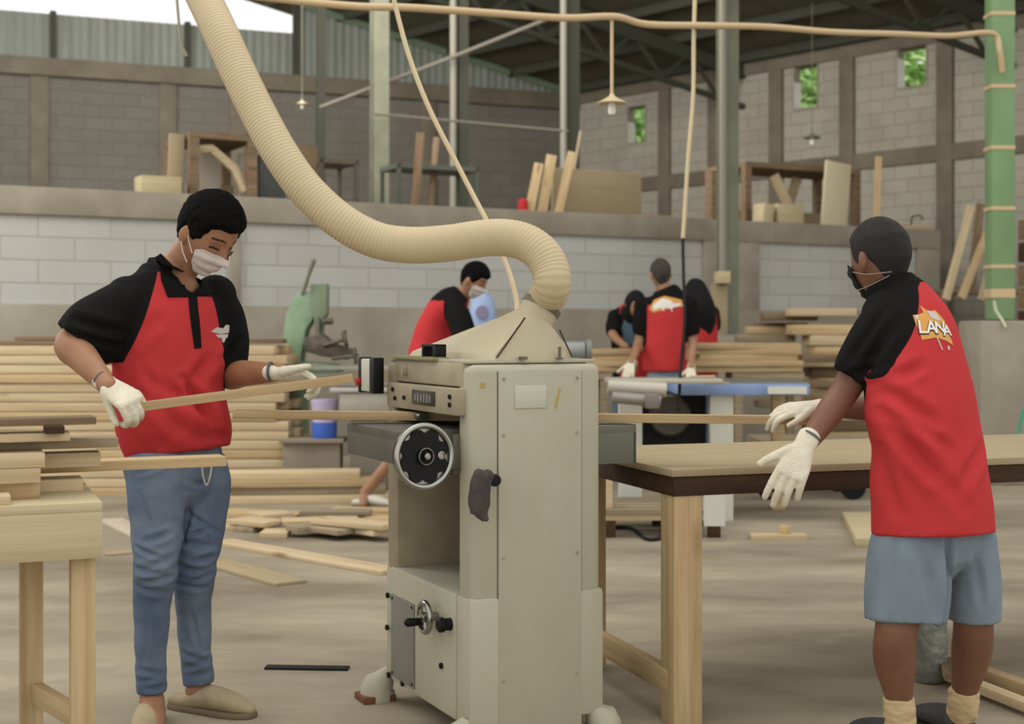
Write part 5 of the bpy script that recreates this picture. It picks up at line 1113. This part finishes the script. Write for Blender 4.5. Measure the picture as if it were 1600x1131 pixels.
cloth('collar', lambda mb: limb(mb, [P(1403, 468, 4.10), P(1395, 455, 4.11), P(1390, 443, 4.12)], [(.096, .092), (.082, .080), (.076, .075)], ref=sd2, n=28, rc=False), [CLBLACK], shirt2, .005, 2)
em = decal('emblem', tg2, [pxpoly(q, P(1455, 510, 3.9), 3.9) for q in ([(1440, 476), (1452, 486), (1466, 484), (1480, 500), (1490, 540), (1478, 533), (1460, 527), (1434, 531), (1431, 516), (1427, 505), (1425, 492), (1434, 491), (1444, 488)],)], oo, (1, 0, 0), ZU, ORANGEP, shirt2, .002, 'orange back emblem')
decal('lettering_outline', tg2, [('LA', 1446.5*0+pxpoly([(1445.5, 521.5)], P(1455, 510, 3.9), 3.9)[0][0], pxpoly([(0, 521.5)], P(1455, 510, 3.9), 3.9)[0][1], .050, .0022), ('N', pxpoly([(1468, 0)], P(1455, 510, 3.9), 3.9)[0][0], pxpoly([(0, 521)], P(1455, 510, 3.9), 3.9)[0][1], .046, .0022), ('A', pxpoly([(1481, 0)], P(1455, 510, 3.9), 3.9)[0][0], pxpoly([(0, 525)], P(1455, 510, 3.9), 3.9)[0][1], .042, .002)], oo, (1, 0, 0), ZU, INK, shirt2, .0032)  # dark printed outline under the white letters
decal('lettering', tg2, [('LA', pxpoly([(1446, 0)], P(1455, 510, 3.9), 3.9)[0][0], pxpoly([(0, 520)], P(1455, 510, 3.9), 3.9)[0][1], .050, .0008), ('N', pxpoly([(1468.5, 0)], P(1455, 510, 3.9), 3.9)[0][0], pxpoly([(0, 520)], P(1455, 510, 3.9), 3.9)[0][1], .046, .0008), ('A', pxpoly([(1481.5, 0)], P(1455, 510, 3.9), 3.9)[0][0], pxpoly([(0, 524)], P(1455, 510, 3.9), 3.9)[0][1], .042, .0008)], oo, (1, 0, 0), ZU, WHITEP, shirt2, .0045, 'white lettering')
decal('emblem_patch', tg2, [pxpoly(q, P(1455, 510, 3.9), 3.9) for q in ([(1450, 484), (1465, 487), (1473, 498), (1469, 501), (1455, 496)], [(1459, 527), (1461, 526), (1468, 546), (1466, 547)], [(1477, 541), (1481, 540), (1482, 546), (1478, 547)], [(1427, 493), (1434, 491), (1433, 498), (1429, 499)])], oo, (1, 0, 0), ZU, GREYPR, shirt2, .0032, 'pale grey marks of the emblem')
def so(mb):
    limb(mb, [P(1424, 815, 3.96), P(1418, 860, 3.95), P(1414, 915, 3.94), P(1413, 970, 3.93)], [(.092, .11), (.106, .12), (.110, .112), (.109, .105)], n=30, rc=False)
    limb(mb, [P(1512, 815, 4.04), P(1514, 860, 4.05), P(1518, 915, 4.05), P(1519, 966, 4.05)], [(.070, .10), (.078, .11), (.080, .108), (.079, .10)], n=30, rc=False)
    limb(mb, [P(1458, 780, 3.98), P(1458, 815, 3.98), P(1458, 845, 3.98)], [(.15, .115), (.158, .12), (.14, .115)], ref=sd2, n=30)
cloth('denim_shorts', so, [DENIMG], p2, .006, 3, None, [(tuple(P(1486, 838, 3.84)), tuple(P(1478, 980, 3.86)), .011, .032), (tuple(P(1400, 850, 3.84)), tuple(P(1380, 960, 3.84)), .014, .008), (tuple(P(1440, 860, 3.84)), tuple(P(1460, 960, 3.86)), .014, .008), (tuple(P(1500, 860, 3.94)), tuple(P(1490, 960, 3.95)), .012, .008), (tuple(P(1525, 870, 3.94)), tuple(P(1535, 950, 3.95)), .012, .006)], (.004, (12, 12, 6)))
for pts, rr_ in (([P(1404, 1088, 3.95), P(1406, 1115, 3.955), P(1408, 1150, 3.965)], [.043, .045, .042]), ([P(1507, 1076, 4.1), P(1505, 1095, 4.11), P(1503, 1122, 4.125)], [.043, .046, .042])):
    cloth('sock', lambda mb: limb(mb, pts, rr_, rc=False), [SOCK], p2, .005, 2, None, [], (.005, (30, 30, 70)))
SHD = mat('dark_shoe', (74, 70, 72), .7, var=(54, 50, 52), scale=10)
for a, fw in ((P(1406, 0, 3.97), (-.35, .9)), (P(1503, 0, 4.13), (-.35, .9))): clog(p2, a, fw, 1.1, SHD, BLACKM, 'shoe')
glove('glove', lambda mb: hand(mb, P(1257, 697, 3.89), P(1234, 744, 3.86)-P(1257, 697, 3.89), V((-.25, -.93, .25)), 1, curls=[(.25, .35, .3), (.35, .4, .3), (.4, .4, .3), (.45, .4, .3)], spread=.06, s=1.06, tdir=(.72, .66, .0), tcurl=.12), p2, P(1258, 696, 3.89), P(1228, 742, 3.86)-P(1258, 696, 3.89), .031)
glove('glove', lambda mb: hand(mb, P(1270, 636, 4.33), V((-.93, .0, -.12)), V((.1, -.45, .9)), -1, curls=[(.35, .5, .4), (.3, .5, .4), (.3, .4, .4), (.3, .4, .4)], spread=.03, s=.9, tdir=(.8, .6, -.2)), p2, P(1270, 636, 4.33), V((-1, .1, 0)), .030)
# ---------------- workers further back
def worker(loc, label, side, head, hair, torso, shirt, arms, legs, skin, col, cuffs=.62, trousers=None, trm=DENIM, mask=None, glv=True, shoe=CLOG, scarf=None, necks=None, sleeve=1.55):
    r = root('person', loc, label, 'person'); sd = V(side).normalized(); limbs = [(a, [.052, .046, .04, .028]) for a in arms]+[(l, [.085, .07, .05, .038]) for l in legs]
    a4 = lambda a: [a[0], a[0].lerp(a[1], .5), a[1], a[2]]
    nk = necks or [torso[-1][0], torso[-1][0].lerp(head.translation, .5), head.translation]
    body(dict(head=head, side=sd, neck=nk, torso=[(q[0], q[1]*.86, q[2]*.86) for q in torso], skin=skin, limbs=[(a4(a), [.052, .046, .04, .028]) for a in arms]+[(a4(l), [.08, .068, .048, .037]) for l in legs]+[([l[2], l[2]+V((.0, -.04, -.05)), l[2]+V((0, -.12, -.06))], [.036, .034, .026]) for l in legs]), r, .009)
    if hair: hairmesh(head, r, hairfn(*hair[:2]), hair[2], .009, .003)
    def sb(mb):
        limb(mb, [q[0] for q in shirt], [(q[1], q[2]) for q in shirt], ref=sd, n=28, rc=False)
        for a in arms: limb(mb, [a[0], a[0].lerp(a[1], .45), a[0].lerp(a[1], .9)], [.07, .074, .060], n=20, rc=False); mb.ball(a[0], .074)
    def cf(c):
        k = np.full(len(c), -1.0)
        for a in arms:
            d, t = segdist(c, tuple(a[0]), tuple(a[1])); k = np.maximum(k, .088-d)
        return np.maximum(k, np.where(col(c), .01, -.01))
    s = cloth('polo_shirt', sb, [POLO], r, .010, 3, cf, [], (.006, (9, 9, 7)))
    if legs:
        tr = trousers or (1.0, .052)
        def tb_(mb):
            for l in legs:
                e = l[1].lerp(l[2], tr[0]-.5) if tr[0] > .5 else l[0].lerp(l[1], tr[0]*2)
                mid_ = [l[0], l[0].lerp(l[1], .5), l[1], e] if tr[0] > .5 else [l[0], l[0].lerp(e, .5), e]
                limb(mb, mid_, [.105, .09, .07, tr[1]][:len(mid_)], n=20, rc=False)
            h = (legs[0][0]+legs[1][0])/2; limb(mb, [h-ZU*.05, h, h+ZU*.08], [(.15, .11), (.16, .12), (.14, .11)], ref=sd)
        cloth('trousers', tb_, [trm], r, .010, 3, None, [], (.005, (12, 12, 10)))
        for l in legs: clog(r, (l[2].x, l[2].y, 0), (side[1], -side[0]), 1.0, shoe, CLOGS, 'shoe')
    if glv:
        for a in arms:
            d = (a[2]-a[1]).normalized(); mb = MB(); hand(mb, a[2], d-ZU*.15, V((0, -.3, 1)), 1, curl=(.35, .4, .3)); place('glove', remesh(mb, .005, 2, 'glove', [GLOVEM]), r)
    if mask: maskmesh(head, mask, r)
    if scarf: scarf(r)
    return r, s
nocol = lambda c: np.zeros(len(c), bool)
SK3 = skinm('skin_tan', (158, 120, 92), (144, 106, 80))
# middle worker bending over the machine
Yb = 9.6; fh3 = V((.93, -.36, 0)).normalized(); h3 = hframe(P(740, 438, 9.5), fh3*.86-ZU*.5, fh3*.5+ZU*.86)
T3 = [(P(668, 575, Yb), .15, .12), (P(672, 545, Yb), .155, .12), (P(684, 510, Yb), .165, .12), (P(702, 478, Yb-.03), .16, .11), (P(716, 464, Yb-.05), .10, .08), (P(722, 458, Yb-.05), .07, .06)]
worker((P(665, 0, Yb).x, Yb, 0), 'person with black hair and white mask bending over behind the planing machine', (.36, .93, 0), h3, (.02, -.004, HAIRM), T3, [(q[0], q[1]*1.0+.01, q[2]*1.0+.012) for q in T3],
    [(P(712, 476, 9.45), P(722, 535, 9.3), P(768, 550, 9.25)), (P(712, 478, 9.75), P(735, 530, 9.9), P(772, 548, 9.8))],
    [(P(668, 590, 9.5), P(640, 680, 9.45), P(570, 770, 9.55)), (P(676, 590, 9.72), P(690, 690, 9.75), P(680, 775, 9.8))], SK3, lambda c: (c[:, 2] > 1.395), trousers=(.52, .075), trm=DENIMG, mask=MASKW, shoe=mat('white_shoe', (190, 184, 168), .7), necks=[P(716, 468, 9.55), P(728, 455, 9.53), P(736, 445, 9.5)])
# far man seen from behind
Yb = 11.0; h4 = hframe(P(1032, 429, Yb), V((-.12, 1, 0)))
T4 = [(P(1038, 580, Yb), .165, .12), (P(1038, 540, Yb), .16, .12), (P(1040, 500, Yb), .175, .12), (P(1041, 472, Yb), .18, .11), (P(1040, 458, Yb), .12, .085), (P(1037, 450, Yb), .07, .06)]
r, s = worker((P(1035, 0, Yb).x, Yb, 0), 'person with cropped grey hair seen from behind between two colleagues at the table saw', (1, .1, 0), h4, (.014, -.006, HAIRG), T4, [(T4[0][0], .17, .13)]+[(q[0], q[1]+.01, q[2]+.012) for q in T4[1:]],
    [(P(1005, 478, Yb), P(1000, 528, Yb), P(986, 568, Yb-.25)), (P(1076, 476, Yb), P(1082, 528, Yb), P(1080, 575, Yb-.2))], [(P(1022, 600, Yb), P(1020, 680, Yb), P(1020, 748, Yb)), (P(1056, 600, Yb), P(1058, 680, Yb), P(1058, 748, Yb))], SK3,
    lambda c: (c[:, 2] > 1.395+.5*np.clip(.115-np.abs(c[:, 0]-(1040-CX)/F*11), 0, .05)) | (np.abs(c[:, 0]-(1040-CX)/F*11) > .155) & (c[:, 2] > 1.2))
tg = (s.data, WM[s.name]); oo = P(1042, 472, 10.8)
decal('emblem', tg, [pxpoly(q, oo, 10.8) for q in ([(1016, 482), (1024, 468), (1040, 462), (1056, 465), (1068, 468), (1070, 478), (1055, 480), (1040, 484), (1022, 488)],)], oo, (1, 0, 0), ZU, ORANGEP, s, .003, 'orange back emblem')
decal('emblem_patch', tg, [pxpoly(q, oo, 10.8) for q in ([(1022, 476), (1036, 466), (1048, 468), (1056, 474), (1066, 473), (1066, 477), (1052, 481), (1052, 488), (1049, 482), (1040, 480), (1038, 486), (1034, 480), (1022, 485)],)], oo, (1, 0, 0), ZU, WHITEP, s, .005, 'white mark of the emblem')
# woman on the left of him, black headscarf
def scarf(head, tail, parent):
    mb = MB(); fn = lambda x, y, z: (.014 if (y < .045 or z > .062 or z < -.095) else -.01); headmesh(mb, head, 0, fn)
    for pts, rad in tail: limb(mb, pts, rad)
    place('headscarf', remesh(mb, .009, 3, 'headscarf', [SCARF]), parent)
Yb = 12.2; h5 = hframe(P(992, 476, 12.0), V((.35, -.8, -.45)))
T5 = [(P(985, 600, Yb), .15, .12), (P(985, 560, Yb), .15, .12), (P(984, 520, Yb), .16, .12), (P(984, 495, Yb), .155, .10), (P(987, 484, Yb-.04), .10, .08), (P(989, 480, Yb-.06), .06, .06)]
r, s = worker((P(985, 0, Yb).x, Yb, 0), 'person in a black headscarf and teal apron facing the camera left of the grey-haired colleague', (1, .3, 0), h5, None, T5, [(q[0], q[1]+.01, q[2]+.012) for q in T5],
    [(P(962, 496, 12.2), P(958, 524, 12.0), P(978, 542, 11.8)), (P(1008, 496, 12.2), P(1012, 528, 12.1), P(1002, 545, 11.8))], [(P(973, 605, Yb), P(973, 670, Yb), P(973, 724, Yb)), (P(998, 605, Yb), P(998, 670, Yb), P(998, 724, Yb))], SK3, lambda c: (c[:, 0]*F/c[:, 1]+CX < 968), glv=False,
    scarf=lambda r: scarf(h5, [([P(992, 478, 12.1), P(990, 488, 12.12)], [.09, .12])], r))
tg = (s.data, WM[s.name]); oo = P(987, 515, 12)
solid(decal('apron', tg, [pxpoly([(976, 500), (990, 496), (1000, 505), (1002, 540), (978, 540), (972, 515)], oo, 12)], oo, (1, 0, 0), ZU, mat('teal_cloth', (72, 94, 104), .85), r, .012), .006)
Yb = 11.9; h6 = hframe(P(1088, 458, 11.9), V((-.5, .75, -.3)))
T6 = [(P(1094, 600, Yb), .15, .12), (P(1094, 560, Yb), .15, .12), (P(1093, 520, Yb), .16, .12), (P(1092, 490, Yb), .155, .11), (P(1090, 476, Yb), .10, .08), (P(1089, 470, Yb), .06, .06)]
worker((P(1092, 0, Yb).x, Yb, 0), 'person in a long black headscarf seen from behind, right of the grey-haired colleague', (.8, .5, 0), h6, None, T6, [(q[0], q[1]+.01, q[2]+.012) for q in T6],
    [(P(1072, 490, 11.9), P(1070, 522, 11.8), P(1062, 548, 12.0)), (P(1112, 490, 12.0), P(1114, 520, 12.0), P(1100, 545, 12.3))], [(P(1080, 605, Yb), P(1080, 670, Yb), P(1080, 730, Yb)), (P(1106, 605, Yb), P(1106, 670, Yb), P(1106, 730, Yb))], SK3, nocol, glv=False,
    scarf=lambda r: scarf(h6, [([P(1090, 460, 11.86), P(1094, 480, 11.8), P(1102, 505, 11.8), P(1106, 522, 11.8)], [(.10, .10), (.125, .10), (.10, .06), (.03, .02)])], r))
